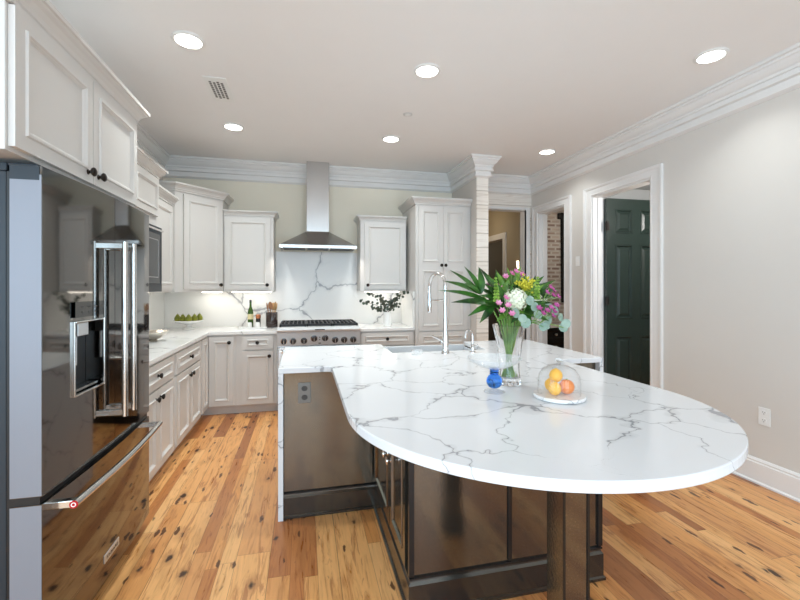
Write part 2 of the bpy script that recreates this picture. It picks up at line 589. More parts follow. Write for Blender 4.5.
    def panel(self, w, h, t, rects, prof, back=True):
        """front slab in the xz plane (front = -y), with moulded panels in rects (x0,z0,x1,z1); prof = [(inset, y)...]"""
        xs = sorted({0, w} | {r[0] for r in rects} | {r[2] for r in rects})
        zs = sorted({0, h} | {r[1] for r in rects} | {r[3] for r in rects})
        V = {}

        def v(x, y, z):
            k = (round(x, 5), round(y, 5), round(z, 5))
            if k not in V:
                V[k] = self.bm.verts.new((x, y, z))
            return V[k]
        for i in range(len(xs) - 1):
            for j in range(len(zs) - 1):
                cx, cz = (xs[i] + xs[i + 1]) / 2, (zs[j] + zs[j + 1]) / 2
                if any(r[0] < cx < r[2] and r[1] < cz < r[3] for r in rects):
                    continue
                self.bm.faces.new((v(xs[i], -t, zs[j]), v(xs[i + 1], -t, zs[j]), v(xs[i + 1], -t, zs[j + 1]), v(xs[i], -t, zs[j + 1])))
        for r in rects:
            prev = [v(r[0], -t, r[1]), v(r[2], -t, r[1]), v(r[2], -t, r[3]), v(r[0], -t, r[3])]
            for ins, y in prof:
                cur = [v(r[0] + ins, y, r[1] + ins), v(r[2] - ins, y, r[1] + ins), v(r[2] - ins, y, r[3] - ins), v(r[0] + ins, y, r[3] - ins)]
                for q in range(4):
                    p = (q + 1) % 4
                    self.bm.faces.new((prev[q], prev[p], cur[p], cur[q]))
                prev = cur
            self.bm.faces.new(prev)
        # sides and back
        c = [(0, 0), (w, 0), (w, h), (0, h)]

        def edgepts(a, b):
            if a[0] == b[0]:
                z = [q for q in zs]
                z = z if b[1] > a[1] else z[::-1]
                return [(a[0], q) for q in z]
            x = xs if b[0] > a[0] else xs[::-1]
            return [(q, a[1]) for q in x]
        for q in range(4):
            e = edgepts(c[q], c[(q + 1) % 4])
            fr = [v(x, -t, z) for x, z in e]
            bk = [v(e[0][0], 0, e[0][1]), v(e[-1][0], 0, e[-1][1])]
            self.bm.faces.new(fr[::-1] + bk)
        self.bm.faces.new([v(x, 0, z) for x, z in c][::-1])
        return self

    def leaf(self, base, tip, width, bend=0.15, fold=0.25, n=7, normal=(0, -0.5, 1), shape=0.45):
        b, t_ = Vector(base), Vector(tip)
        d = t_ - b
        L = d.length
        d.normalize()
        nn = Vector(normal)
        nn = (nn - d * nn.dot(d)).normalized()
        s = d.cross(nn)
        rows = []
        for i in range(n + 1):
            u = i / n
            wd = width * 0.5 * (math.sin(PI * u ** shape) if 0 < u < 1 else 0.04)
            c = b + d * (L * u) + nn * (bend * L * math.sin(PI * u) * 0.6)
            rows.append((self.bm.verts.new(c + s * wd + nn * wd * fold), self.bm.verts.new(c), self.bm.verts.new(c - s * wd + nn * wd * fold)))
        for a, c in zip(rows, rows[1:]):
            self.bm.faces.new((a[0], a[1], c[1], c[0]))
            self.bm.faces.new((a[1], a[2], c[2], c[1]))
        return self

    def roundleaf(self, c, r, normal, seg=10):
        nn = Vector(normal).normalized()
        s = nn.orthogonal().normalized()
        q = nn.cross(s)
        ctr = self.bm.verts.new(Vector(c) - nn * r * 0.12)
        ring = [self.bm.verts.new(Vector(c) + s * r * math.cos(2 * PI * k / seg) * 1.08 + q * r * math.sin(2 * PI * k / seg)) for k in range(seg)]
        for k in range(seg):
            self.bm.faces.new((ctr, ring[k], ring[(k + 1) % seg]))
        return self

    def obj(self, name, m, parent=None, smooth=False, bevel=0, loc=None, rotz=None, rot=None, seg=2, angle=40):
        bmesh.ops.remove_doubles(self.bm, verts=self.bm.verts, dist=2e-6)
        bmesh.ops.recalc_face_normals(self.bm, faces=self.bm.faces)
        me = bpy.data.meshes.new(name)
        self.bm.to_mesh(me)
        self.bm.free()
        o = bpy.data.objects.new(name, me)
        COL.objects.link(o)
        me.materials.append(M[m] if isinstance(m, str) else m)
        if smooth:
            for p in me.polygons:
                p.use_smooth = True
            me.set_sharp_from_angle(angle=math.radians(angle))
        if bevel:
            b = o.modifiers.new('bevel', 'BEVEL')
            b.width = bevel
            b.segments = seg
            b.limit_method = 'ANGLE'
            b.angle_limit = math.radians(35)
        if parent:
            o.parent = parent
        if loc:
            o.location = loc
        if rotz is not None:
            o.rotation_euler = (0, 0, rotz)
        if rot:
            o.rotation_euler = rot
        return o


def tag(o, label, cat, group=None, kind=None):
    o['label'] = label
    o['category'] = cat
    if group:
        o['group'] = group
    if kind:
        o['kind'] = kind
    return o


def thing(name, label, cat, loc=(0, 0, 0), rotz=0, group=None):
    o = bpy.data.objects.new(name, None)
    o.empty_display_size = 0.1
    COL.objects.link(o)
    o.location = loc
    o.rotation_euler = (0, 0, rotz)
    return tag(o, label, cat, group)


def struct(name, mb, m, label, cat, **kw):
    o = mb.obj(name, m, **kw)
    o['kind'] = 'structure'
    return tag(o, label, cat)


def dup(root, loc, rotz=None, label=None, name=None):
    r = root.copy()
    COL.objects.link(r)
    r.location = loc
    if rotz is not None:
        r.rotation_euler = (0, 0, rotz)
    if label:
        r['label'] = label
    for ch in list(root.children):
        c = ch.copy()
        COL.objects.link(c)
        c.parent = r
        for g in list(ch.children):
            d = g.copy()
            COL.objects.link(d)
            d.parent = c
    return r


def smooth_path(pts, n=8, closed=False):
    P = [Vector(p) for p in pts]
    out = []
    N = len(P)
    for i in range(N if closed else N - 1):
        if closed:
            p0, p1, p2, p3 = P[(i - 1) % N], P[i], P[(i + 1) % N], P[(i + 2) % N]
        else:
            p0, p1, p2, p3 = P[max(i - 1, 0)], P[i], P[i + 1], P[min(i + 2, N - 1)]
        for k in range(n):
            t = k / n
            out.append(0.5 * ((2 * p1) + (-p0 + p2) * t + (2 * p0 - 5 * p1 + 4 * p2 - p3) * t * t + (-p0 + 3 * p1 - 3 * p2 + p3) * t ** 3))
    if not closed:
        out.append(P[-1])
    return out


# ------------------------------------------------------------------ room shell
CH = 3.03
XL, XR, YB, YBR = -1.68, 3.25, 5.55, 5.42
PX0, PX1, PY = 2.062, 2.217, 4.68
struct('floor', MB().box(-4.2, -3.3, -0.06, 6.0, 9.2, 0), 'floor', 'knotty amber pine plank floor running towards the range', 'floor')
struct('ceiling', MB().box(-4.2, -3.3, CH, XR + 0.13, 5.68, CH + 0.08), 'ceiling', 'flat white kitchen ceiling with recessed lights', 'ceiling')
struct('wall_left', MB().box(XL - 0.12, 1.45, 0, XL, 5.68, CH), 'wall', 'white wall behind the refrigerator and left cabinets', 'wall')
struct('wall_back', MB().box(XL, YB, 0, PX0 + 0.001, YB + 0.13, CH), 'cream', 'cream painted wall behind the range hood', 'wall')
m = MB()
D1, D2, DH = (3.28, 4.11), (4.62, 5.24), 2.49
m.box(XR, -3.3, 0, XR + 0.13, D1[0], CH).box(XR, D1[0], DH, XR + 0.13, D1[1], CH).box(XR, D1[1], 0, XR + 0.13, D2[0], CH)
m.box(XR, D2[0], DH, XR + 0.13, D2[1], CH).box(XR, D2[1], 0, XR + 0.13, YBR + 0.13, CH)
struct('wall_right', m, 'wall', 'long warm white wall on the right with two doorways', 'wall')
m = MB()
HX0, HX1, HH = 2.32, 3.155, 2.565
m.box(PX1, YBR, 0, HX0, YBR + 0.13, CH).box(HX0, YBR, HH, HX1, YBR + 0.13, CH).box(HX1, YBR, 0, XR, YBR + 0.13, CH)
struct('wall_hall_side', m, 'tile', 'pale stone tiled wall above the open hallway doorway', 'wall')
struct('pillar_wall', MB().box(PX0, PY + 0.02, 0, PX1, YB + 0.13, CH), 'wall', 'short painted wall stub beside the tall pantry cabinet', 'wall')
struct('pillar_facing', MB().box(PX0, PY, 0, PX1, PY + 0.019, CH), 'tile', 'whitewashed stone tile facing on the end of the wall stub', 'pillar')
# rear and left of the living side behind the camera
m = MB()
prev = -4.2
for wx in (-2.6, -0.4, 1.8):
    m.box(prev, -3.3, 0, wx - 0.85, -3.18, CH)
    m.box(wx - 0.85, -3.3, 0, wx + 0.85, -3.18, 0.4).box(wx - 0.85, -3.3, 2.7, wx + 0.85, -3.18, CH)
    prev = wx + 0.85
m.box(prev, -3.3, 0, XR, -3.18, CH)
struct('wall_rear', m, 'wall', 'white window wall behind the camera', 'wall')
m = MB().box(-4.2, -3.18, 0, -4.1, -2.2, CH).box(-4.2, -2.2, 0, -4.1, 1.0, 0.4).box(-4.2, -2.2, 2.75, -4.1, 1.0, CH).box(-4.2, 1.0, 0, -4.1, 5.68, CH)
struct('wall_far_left', m, 'wall', 'white window wall to the left of the camera', 'wall')
# rooms behind the doorways
m = MB().box(3.38, 4.25, 0, 5.6, 4.35, 2.7).box(5.5, 2.4, 0, 5.6, 4.25, 2.7).box(3.38, 2.4, 0, 5.5, 2.5, 2.7)
struct('wall_utility', m, 'pantrywall', 'grey wall of the small room behind the green door', 'wall')
struct('ceiling_utility', MB().box(3.38, 2.4, 2.64, 5.6, 4.3, 2.7), 'pantrywall', 'low ceiling of the small room behind the green door', 'ceiling')
struct('wall_brick', MB().box(3.56, 6.12, 0, 5.4, 6.22, 2.8), 'brick', 'tumbled brick wall seen through the narrow doorway', 'wall')
struct('wall_bar', MB().box(5.3, 4.35, 0, 5.4, 6.12, 2.8).box(3.55, 4.35, 2.7, 5.3, 6.12, 2.8).box(3.38, 4.35, 2.7, 3.55, 5.5, 2.8), 'wall', 'pale wall of the brick accent room', 'wall')
m = MB().box(3.45, 5.56, 0, 3.55, 6.66, CH).box(3.45, 6.66, 2.3, 3.55, 7.5, CH).box(3.45, 7.5, 0, 3.55, 9.0, CH)
m.box(3.16, 5.553, 0, 3.45, 5.62, CH).box(1.9, 8.9, 0, 3.45, 9.0, CH).box(1.9, 5.7, 0, 2.0, 8.9, CH)
struct('wall_hall', m, 'hall', 'beige hallway walls beyond the open doorway', 'wall')
struct('ceiling_hall', MB().box(1.9, 5.56, 2.9, 3.45, 9.0, 2.98), 'hall', 'beige hallway ceiling', 'ceiling')
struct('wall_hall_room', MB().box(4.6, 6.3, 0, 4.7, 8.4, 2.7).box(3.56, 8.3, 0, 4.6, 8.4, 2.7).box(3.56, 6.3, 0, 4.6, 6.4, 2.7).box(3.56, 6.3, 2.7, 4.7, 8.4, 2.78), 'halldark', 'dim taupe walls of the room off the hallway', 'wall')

# crown moulding round the room
CROWN = [(0, 0), (0.118, 0), (0.118, -0.022), (0.100, -0.026), (0.100, -0.044), (0.090, -0.048), (0.078, -0.070), (0.062, -0.088), (0.048, -0.098), (0.048, -0.118),
         (0.036, -0.122), (0.036, -0.146), (0.048, -0.150), (0.048, -0.164), (0.022, -0.170), (0.022, -0.212), (0.034, -0.216), (0.034, -0.230), (0.010, -0.244), (0, -0.246)]
CROWN = [(a, CH - 0.0005 + b) for a, b in CROWN]
path = [(XL, 1.5), (XL, YB), (PX0, YB), (PX0, PY), (PX1, PY), (PX1, YBR), (XR, YBR), (XR, -3.15)]
for i, nm in enumerate(('wall over the left cabinets', 'cream wall behind the hood', 'left side of the tiled wall stub', 'face of the tiled wall stub',
                        'right side of the tiled wall stub', 'wall over the hallway opening', 'long right wall')):
    struct('trim_%d' % (i + 1), MB().sweep(path, CROWN, [i]), 'trim', 'white stepped crown moulding along the ' + nm, 'moulding')

# baseboards and door casings
BASE = [(0, 0), (0.03, 0), (0.03, 0.012), (0.018, 0.02), (0.018, 0.148), (0.012, 0.156), (0.014, 0.166), (0.004, 0.182), (0, 0.182)]
CW = 0.13
struct('baseboard_right', MB().sweep([(XR, D1[0] - CW - 0.001), (XR, -3.15)], BASE), 'trim', 'tall white baseboard below the outlet on the right wall', 'baseboard')
struct('baseboard_between_doors', MB().sweep([(XR, D2[0] - CW - 0.001), (XR, D1[1] + CW + 0.001)], BASE), 'trim', 'short white baseboard between the two right doorways', 'baseboard')


def casing(name, y0, y1, zt, cw_l, cw_r, label):
    # casing on the wall at x = XR facing -x ; y0 near, y1 far
    prof = [(0, 0), (0.018, 0.0), (0.022, 0.012), (0.018, 0.022), (0.018, 0.088), (0.026, 0.1), (0.03, 0.12), (0.03, 0.13), (0, 0.13)]
    m = MB()

    def stick(a0, a1, cw, side):
        ps = [(o, q * cw / 0.13) for o, q in prof]
        if side == 'top':
            A = [(XR - o, a0 - (0 if True else q), zt + q) for o, q in ps]
            pts0 = [(XR - o, y0 - q * cw_r / cw, zt + q) for o, q in ps]
            pts1 = [(XR - o, y1 + q * cw_l / cw, zt + q) for o, q in ps]
        elif side == 'near':
            pts0 = [(XR - o, y0 - q, 0) for o, q in ps]
            pts1 = [(XR - o, y0 - q, zt + q * 0.1 / cw) for o, q in ps]
        else:
            pts0 = [(XR - o, y1 + q, 0) for o, q in ps]
            pts1 = [(XR - o, y1 + q, zt + q * 0.1 / cw) for o, q in ps]
        A = [m.bm.verts.new(p) for p in pts0]
        B = [m.bm.verts.new(p) for p in pts1]
        k = len(A)
        for i in range(k):
            j = (i + 1) % k
            m.bm.faces.new((A[i], A[j], B[j], B[i]))
        m.bm.faces.new(A[::-1])
        m.bm.faces.new(B)
    stick(0, 0, cw_r, 'near')
    stick(0, 0, cw_l, 'far')
    stick(0, 0, 0.1, 'top')
    # jamb lining
    m.box(XR - 0.004, y0 - 0.001, 0, XR + 0.134, y0 + 0.018, zt).box(XR - 0.004, y1 - 0.018, 0, XR + 0.134, y1 + 0.001, zt)
    m.box(XR - 0.004, y0 + 0.018, zt - 0.018, XR + 0.134, y1 - 0.018, zt + 0.001)
    # stops
    m.box(XR + 0.05, y1 - 0.03, 0, XR + 0.085, y1 - 0.018, zt - 0.018).box(XR + 0.05, y0 + 0.018, 0, XR + 0.085, y0 + 0.03, zt - 0.018)
    return struct(name, m, 'trim', label, 'door frame')


casing('trim_8', D1[0], D1[1], DH, CW, CW, 'wide white casing round the doorway of the green door')
casing('trim_9', D2[0], D2[1], DH, 0.12, CW, 'white casing round the narrow doorway to the brick room')
m = MB()
m.box(HX1 - 0.012, YBR - 0.02, 0, XR - 0.035, YBR - 0.0005, HH + 0.03).box(HX1 - 0.012, YBR - 0.02, 0, HX1 + 0.001, YBR + 0.13, HH)
m.box(PX1 + 0.02, YBR - 0.02, HH - 0.004, HX1 - 0.012, YBR - 0.0005, HH + 0.03).box(HX0, YBR - 0.02, HH - 0.012, HX1 - 0.012, YBR + 0.13, HH)
struct('trim_10', m, 'trim', 'slim white frame of the open hallway doorway', 'door frame')
m = MB()
m.box(3.425, 6.56, 0, 3.4495, 6.66, 2.3).box(3.425, 6.56, 2.3, 3.4495, 7.6, 2.4).box(3.425, 7.5, 0, 3.4495, 7.6, 2.3)
struct('trim_11', m, 'trim', 'casing of the dim doorway inside the hallway', 'door frame')

# green six-panel door, swung open into the little room
DW, DT, DHH = 0.79, 0.04, 2.45
m = MB()
st, cm = 0.115, 0.10
pw = (DW - 2 * st - cm) / 2
rects = []
for x0 in (st, st + pw + cm):
    rects += [(x0, 2.05, x0 + pw, 2.33), (x0, 1.06, x0 + pw, 1.92), (x0, 0.25, x0 + pw, 0.86)]
m.panel(DW, DHH, DT, rects, [(0.004, -DT - 0.008), (0.014, -DT - 0.008), (0.028, -DT + 0.014), (0.034, -DT + 0.014), (0.06, -DT)])
door = m.obj('door_1', 'greendoor', loc=(XR + 0.138, 4.085, 0.012), rotz=math.radians(-1.5))
door['kind'] = 'structure'
tag(door, 'dark green six-panel door standing open behind the right wall', 'door')
for hz in (0.30, 1.22, 2.08):
    m = MB().box(-0.02, -DT - 0.004, hz, 0.03, -DT - 0.0005, hz + 0.10).cyl((-0.006, -DT - 0.008, hz - 0.004), (-0.006, -DT - 0.008, hz + 0.104), 0.008, 10)
    m.obj('hinge', 'bronze', door)

# ------------------------------------------------------------------ cabinet builders
DOORP = [(0.004, -0.029), (0.012, -0.029), (0.017, -0.022), (0.019, -0.022), (0.027, -0.013), (0.031, -0.013)]


def make_front(name, parent, x0, z0, x1, z1, knob=None, loc=(0, 0, 0), rotz=None, st=0.052, m='cab', knob_m='bronze', rects=None):
    w_, h_ = x1 - x0, z1 - z0
    mb = MB()
    s2 = min(st, h_ * 0.26)
    r = rects or [(st, s2, w_ - st, h_ - s2)]
    mb.panel(w_, h_, 0.021, r, DOORP)
    if rotz is None:
        o = mb.obj(name, m, parent, loc=(x0, -0.0008, z0))
    else:
        o = mb.obj(name, m, parent, loc=loc, rotz=rotz)
    if knob:
        add_knob(o, knob[0] - x0, knob[1] - z0, knob_m)
    return o


KNOB = [(r_ * 1.3, z_ * 1.1) for r_, z_ in [(0, 0.030), (0.009, 0.0295), (0.0145, 0.026), (0.016, 0.021), (0.0125, 0.015), (0.006, 0.011), (0.005, 0.006), (0.009, 0.002), (0.010, 0), (0, 0)]]


def add_knob(front, x, z, m='bronze', y=-0.0215):
    k = MB().lathe(KNOB, 14)
    return k.obj('knob', m, front, smooth=True, loc=(x, y, z), rot=(PI / 2, 0, 0))


CABCROWN = [(0, 0), (0.014, 0), (0.014, 0.014), (0.020, 0.018), (0.026, 0.032), (0.040, 0.048), (0.054, 0.058), (0.056, 0.064), (0.066, 0.066), (0.066, 0.085), (0, 0.085)]


def cabinet(label, loc, rotz, w_, d_, h_, fronts, crown=None, toe=False, name='cabinet', cat='cabinet', scale_crown=1.0):
    """front in the local xz plane at y=0, facing -y, body behind; loc = lower left front corner"""
    root = thing(name, label, cat, loc, rotz)
    mb = MB()
    if toe:
        mb.box(0, 0, 0.10, w_, d_, h_).box(0.0, 0.06, 0.0, w_, d_, 0.10)
    else:
        mb.box(0, 0, 0, w_, d_, h_)
    mb.obj('body', 'cab', root, bevel=0.0015, seg=1)
    for f in fronts:
        make_front(f[0], root, *f[1:5], knob=f[5] if len(f) > 5 else None, rects=f[6] if len(f) > 6 else None)
    if crown:
        a, b = crown
        pts = []
        if a:
            pts += [(0, d_ if a is True else a)]
        pts += [(0, 0), (w_, 0)]
        if b:
            pts += [(w_, d_ if b is True else b)]
        cp = [(o * scale_crown, z * scale_crown) for o, z in CABCROWN]
        mb = MB().sweep(pts, [(o, h_ - 0.0005 + z) for o, z in cp])
        mb.obj('crown', 'cab', root)
        MB().box(0.002, 0.002, h_, w_ - 0.002, d_, h_ + 0.012).obj('top', 'cab', root)
    return root


# left wall uppers (front faces +x): rotz = +90 deg, local x = world y, local y = -world x
L90 = PI / 2
UB = 1.385
FX = -0.97
# over the refrigerator
cabinet('pale upper cabinet with two doors above the black refrigerator', (FX, 1.63, 1.90), L90, 1.06, FX - XL - 0.002, 0.50,
        [('door', 0.012, 0.015, 0.535, 0.492, (0.49, 0.06)), ('door', 0.541, 0.015, 1.048, 0.492, (0.585, 0.06))], (True, True))
# above the microwave
ca = cabinet('pale upper cabinet above the microwave, end nearest the corner showing', (-1.25, 2.80, 1.957), L90, 1.19, -1.25 - XL - 0.002, 0.43,
             [('door', 0.05, 0.093, 0.59, 0.415), ('door', 0.61, 0.093, 1.15, 0.415)], (None, True))
# narrow upper
cabinet('pale single-door wall cabinet between microwave and corner cabinet', (-1.35, 3.995, UB), L90, 0.755, -1.35 - XL - 0.002, 0.905,
        [('door', 0.06, 0.03, 0.70, 0.885)], (None, None))
# filler behind the microwave
# diagonal corner upper
c0, c1 = Vector((-1.33, 4.76)), Vector((-0.93, 5.18))
root = thing('corner_cabinet', 'tallest pale wall cabinet, set diagonally across the back left corner', 'cabinet', (c0.x, c0.y, UB))
loc2 = [(XL + 0.002 - c0.x, 0.0), (0, 0), (c1.x - c0.x, c1.y - c0.y), (c1.x - c0.x, YB - 0.002 - c0.y), (XL + 0.002 - c0.x, YB - 0.002 - c0.y)]
CHH = 1.075
MB().prism(loc2, 0, CHH).obj('body', 'cab', root, bevel=0.0015, seg=1)
MB().sweep([loc2[0], loc2[1], loc2[2], loc2[3]], [(o, CHH - 0.0005 + z) for o, z in CABCROWN]).obj('crown', 'cab', root)
ang = math.atan2(c1.y - c0.y, c1.x - c0.x)
dl = (c1 - c0).length
dvec = (c1 - c0).normalized()
nvec = Vector((dvec.y, -dvec.x))
d0 = dvec * 0.09 + nvec * 0.0008
f = make_front('door', root, 0, 0, dl - 0.11, CHH - 0.05, knob=(dl - 0.11 - 0.035, 0.05), loc=(d0.x, d0.y, 0.03), rotz=ang, st=0.06)
# back wall uppers
cabinet('pale wall cabinet left of the range hood', (-0.926, 5.2, UB), 0, 0.566, YB - 5.2 - 0.002, 0.905,
        [('door', 0.02, 0.03, 0.530, 0.885, (0.495, 0.08))], (None, True), scale_crown=0.72)
cabinet('pale wall cabinet right of the range hood above the leafy branches', (0.70, 5.2, UB), 0, 0.60, YB - 5.2 - 0.002, 0.905,
        [('door', 0.05, 0.03, 0.58, 0.885, (0.09, 0.08))], (True, None), scale_crown=0.72)

# tall pantry
PXW = PX0 - 1.337 - 0.003
PF = 4.87
prects = lambda w_, h_: [(0.05, h_ * 0.555, w_ - 0.05, h_ - 0.055), (0.05, 0.055, w_ - 0.05, h_ * 0.485)]
half = (0.665 - 0.03) / 2
hp = 2.43 - 0.905
dw_ = 0.315
pantry = cabinet('tall pale pantry cabinet with double doors beside the tiled wall stub', (1.337, PF, 0), 0, PXW, YB - PF - 0.002, 2.46,
                 [('door', 0.035, 0.90, 0.35, 2.435, (0.325, 1.71), prects(0.315, 1.535)),
                  ('door', 0.354, 0.90, 0.669, 2.435, (0.379, 1.71), prects(0.315, 1.535)),
                  ('drawer', 0.035, 0.70, 0.669, 0.885),
                  ('door', 0.035, 0.12, 0.35, 0.69), ('door', 0.354, 0.12, 0.669, 0.69)], (True, None), toe=True)

# base cabinets, left wall
BX = -1.05
BH = 0.905


def twodoor(w_, kx=None, dz0=0.71):
    h = w_ / 2
    return [('drawer', 0.03, dz0, w_ - 0.03, 0.885, (h, (dz0 + 0.885) / 2)),
            ('door', 0.03, 0.115, h - 0.002, dz0 - 0.015, (h - 0.045, dz0 - 0.075)),
            ('door', h + 0.002, 0.115, w_ - 0.03, dz0 - 0.015, (h + 0.045, dz0 - 0.075))]


cabinet('pale base cabinet with drawer and two doors next to the refrigerator', (BX, 2.87, 0), L90, 0.83, BX - XL - 0.002, BH, twodoor(0.83), toe=True)
cabinet('pale base cabinet with drawer and two doors, second from the refrigerator', (BX, 3.702, 0), L90, 0.885, BX - XL - 0.002, BH, twodoor(0.885), toe=True)
cabinet('narrow pale base cabinet on the left run meeting the corner', (BX, 4.589, 0), L90, 0.328, BX - XL - 0.002, BH,
        [('door', 0.03, 0.115, 0.298, 0.885)], toe=True)
BF = 4.92
cabinet('narrow pale base cabinet with one tall door in the back corner', (XL + 0.002, BF, 0), 0, 0.928, YB - BF - 0.002, BH,
        [('door', 0.655, 0.115, 0.912, 0.885, (0.865, 0.82))], toe=True)
cabinet('pale base cabinet with one drawer and one door left of the range', (-0.749, BF, 0), 0, 0.452, YB - BF - 0.002, BH,
        [('drawer', 0.07, 0.735, 0.405, 0.885, (0.235, 0.81)), ('door', 0.07, 0.115, 0.405, 0.715, (0.365, 0.655))], toe=True)
cabinet('pale base cabinet with a wide drawer right of the range', (0.648, BF, 0), 0, 0.684, YB - BF - 0.002, BH,
        [('drawer', 0.02, 0.735, 0.66, 0.885, (0.34, 0.81)), ('door', 0.02, 0.115, 0.338, 0.715, (0.30, 0.655)), ('door', 0.342, 0.115, 0.66, 0.715, (0.38, 0.655))], toe=True)

# worktops
CT0, CT = 0.906, 0.94
m = MB().prism([(XL + 0.022, 2.85), (BX + 0.03, 2.85), (BX + 0.03, BF - 0.03), (-0.298, BF - 0.03), (-0.298, YB - 0.022), (XL + 0.022, YB - 0.022)], CT0, CT)
tag(m.obj('worktop', 'worktop', bevel=0.003), 'L-shaped white quartz worktop running from the refrigerator to the range', 'countertop')
tag(MB().box(0.647, BF - 0.03, CT0, 1.333, YB - 0.022, CT).obj('worktop', 'worktop', bevel=0.003), 'short white quartz worktop between range and pantry', 'countertop')
# backsplash slabs
tag(MB().box(XL + 0.001, 2.85, CT - 0.03, XL + 0.02, YB - 0.022, UB - 0.002).obj('backsplash', 'splash'), 'veined quartz backsplash on the left wall under the wall cabinets', 'backsplash')
m = MB().prism([(XL + 0.022, 0), (-0.333, 0), (-0.333, 0.001), (XL + 0.022, 0.001)], 0, 0.001)
m.bm.clear()
pts = [(XL + 0.021, CT - 0.03), (1.333, CT - 0.03), (1.333, UB - 0.002), (0.699, UB - 0.002), (0.699, 1.90), (-0.358, 1.90), (-0.358, UB - 0.002), (XL + 0.021, UB - 0.002)]
a = [m.bm.verts.new((x, YB - 0.02, z)) for x, z in pts]
b = [m.bm.verts.new((x, YB - 0.001, z)) for x, z in pts]
m.bm.faces.new(a)
m.bm.faces.new(b[::-1])
for i in range(len(pts)):
    j = (i + 1) % len(pts)
    m.bm.faces.new((a[i], a[j], b[j], b[i]))
tag(m.obj('backsplash', 'splash'), 'veined quartz backsplash rising behind the range to the hood', 'backsplash')
tag(MB().box(1.312, 4.90, CT + 0.0005, 1.334, YB - 0.022, UB - 0.002).obj('backsplash', 'splash'), 'upright quartz return strip against the pantry side', 'backsplash')

# under-cabinet light strips
for nm, x0, x1, y0, lab in (('a', -1.20, -0.98, 5.36, 'in the corner'), ('b', -0.86, -0.40, 5.36, 'left of the hood'), ('c', 0.78, 1.24, 5.36, 'right of the hood')):
    o = MB().box(x0, y0, UB - 0.014, x1, y0 + 0.03, UB - 0.001).obj('light_strip', 'led')
    tag(o, 'slim lit strip lamp under the wall cabinet ' + lab, 'lamp')
    area('strip_light', ((x0 + x1) / 2, y0 + 0.015, UB - 0.018), (0, 0, 0), x1 - x0, 0.03, 0.42, (1, 0.94, 0.84))
o = MB().box(XL + 0.10, 4.05, UB - 0.014, XL + 0.13, 4.68, UB - 0.001).obj('light_strip', 'led')
tag(o, 'slim lit strip lamp under the narrow cabinet on the left wall', 'lamp')
area('strip_light', (XL + 0.115, 4.36, UB - 0.018), (0, 0, 0), 0.03, 0.6, 0.6, (1, 0.94, 0.84))

# ------------------------------------------------------------------ refrigerator
FR = thing('refrigerator', 'large black stainless french-door refrigerator under the left cabinets', 'refrigerator', (-0.913, 1.722, 0))
FW, FH = 1.04, 1.872
# local: x = world x offset from the door front corner plane, y along the width
MB().box(-0.72, 0.006, 0.03, -0.112, FW - 0.006, FH - 0.02).obj('body', 'fridge_body', FR, bevel=0.004)
MB().box(-0.70, 0.03, 0.0, -0.12, FW - 0.03, 0.03).obj('plinth', 'black', FR)


def bulge(y):
    t = (y - FW / 2) / (FW / 2)
    return 0.018 * (1 - t * t)


def frdoor(y0, y1, z0, z1, hole=None):
    mb = MB()
    n = 12
    ys = [y0 + (y1 - y0) * i / n for i in range(n + 1)]
    if hole:
        ys = sorted(set([y for y in ys if abs(y - hole[0]) > 0.02 and abs(y - hole[1]) > 0.02] + [hole[0], hole[1]]))
    zs = [z0, z1] if not hole else [z0, hole[2], hole[3], z1]
    V = {}

    def v(x, y, z):
        k = (round(x, 5), round(y, 5), round(z, 5))
        if k not in V:
            V[k] = mb.bm.verts.new((x, y, z))
        return V[k]
    for i in range(len(ys) - 1):
        for j in range(len(zs) - 1):
            if hole and hole[0] - 1e-6 <= ys[i] and ys[i + 1] <= hole[1] + 1e-6 and j == 1:
                continue
            a, b = ys[i], ys[i + 1]
            mb.bm.faces.new((v(bulge(a), a, zs[j]), v(bulge(b), b, zs[j]), v(bulge(b), b, zs[j + 1]), v(bulge(a), a, zs[j + 1])))
    xb = -0.098
    for z in (z0, z1):
        mb.bm.faces.new([v(bulge(y), y, z) for y in ys] + [v(xb, y1, z), v(xb, y0, z)])
    for y in (y0, y1):
        mb.bm.faces.new([v(bulge(y), y, z) for z in zs] + [v(xb, y, z1), v(xb, y, z0)])
    mb.bm.faces.new((v(xb, y0, z0), v(xb, y1, z0), v(xb, y1, z1), v(xb, y0, z1)))
    if hole:
        h = hole
        dx = -0.06
        ins = [y for y in ys if h[0] - 1e-6 <= y <= h[1] + 1e-6]
        for z in (h[2], h[3]):
            mb.bm.faces.new([v(bulge(y), y, z) for y in ins] + [v(dx, h[1], z), v(dx, h[0], z)])
        for y in (h[0], h[1]):
            mb.bm.faces.new((v(bulge(y), y, h[2]), v(bulge(y), y, h[3]), v(dx, y, h[3]), v(dx, y, h[2])))
        mb.bm.faces.new((v(dx, h[0], h[2]), v(dx, h[1], h[2]), v(dx, h[1], h[3]), v(dx, h[0], h[3])))
    return mb


SEAM = 0.535
DZ = 0.69
HOLE = (0.182, 0.414, 1.004, 1.293)
ld = frdoor(0.0, SEAM - 0.002, DZ, FH, HOLE).obj('door', 'black_steel', FR, smooth=True, angle=30)
rd = frdoor(SEAM + 0.002, FW, DZ, FH).obj('door', 'black_steel', FR, smooth=True, angle=30)
fd = frdoor(0.0, FW, 0.075, DZ - 0.03).obj('freezer_drawer', 'black_steel', FR, smooth=True, angle=30)
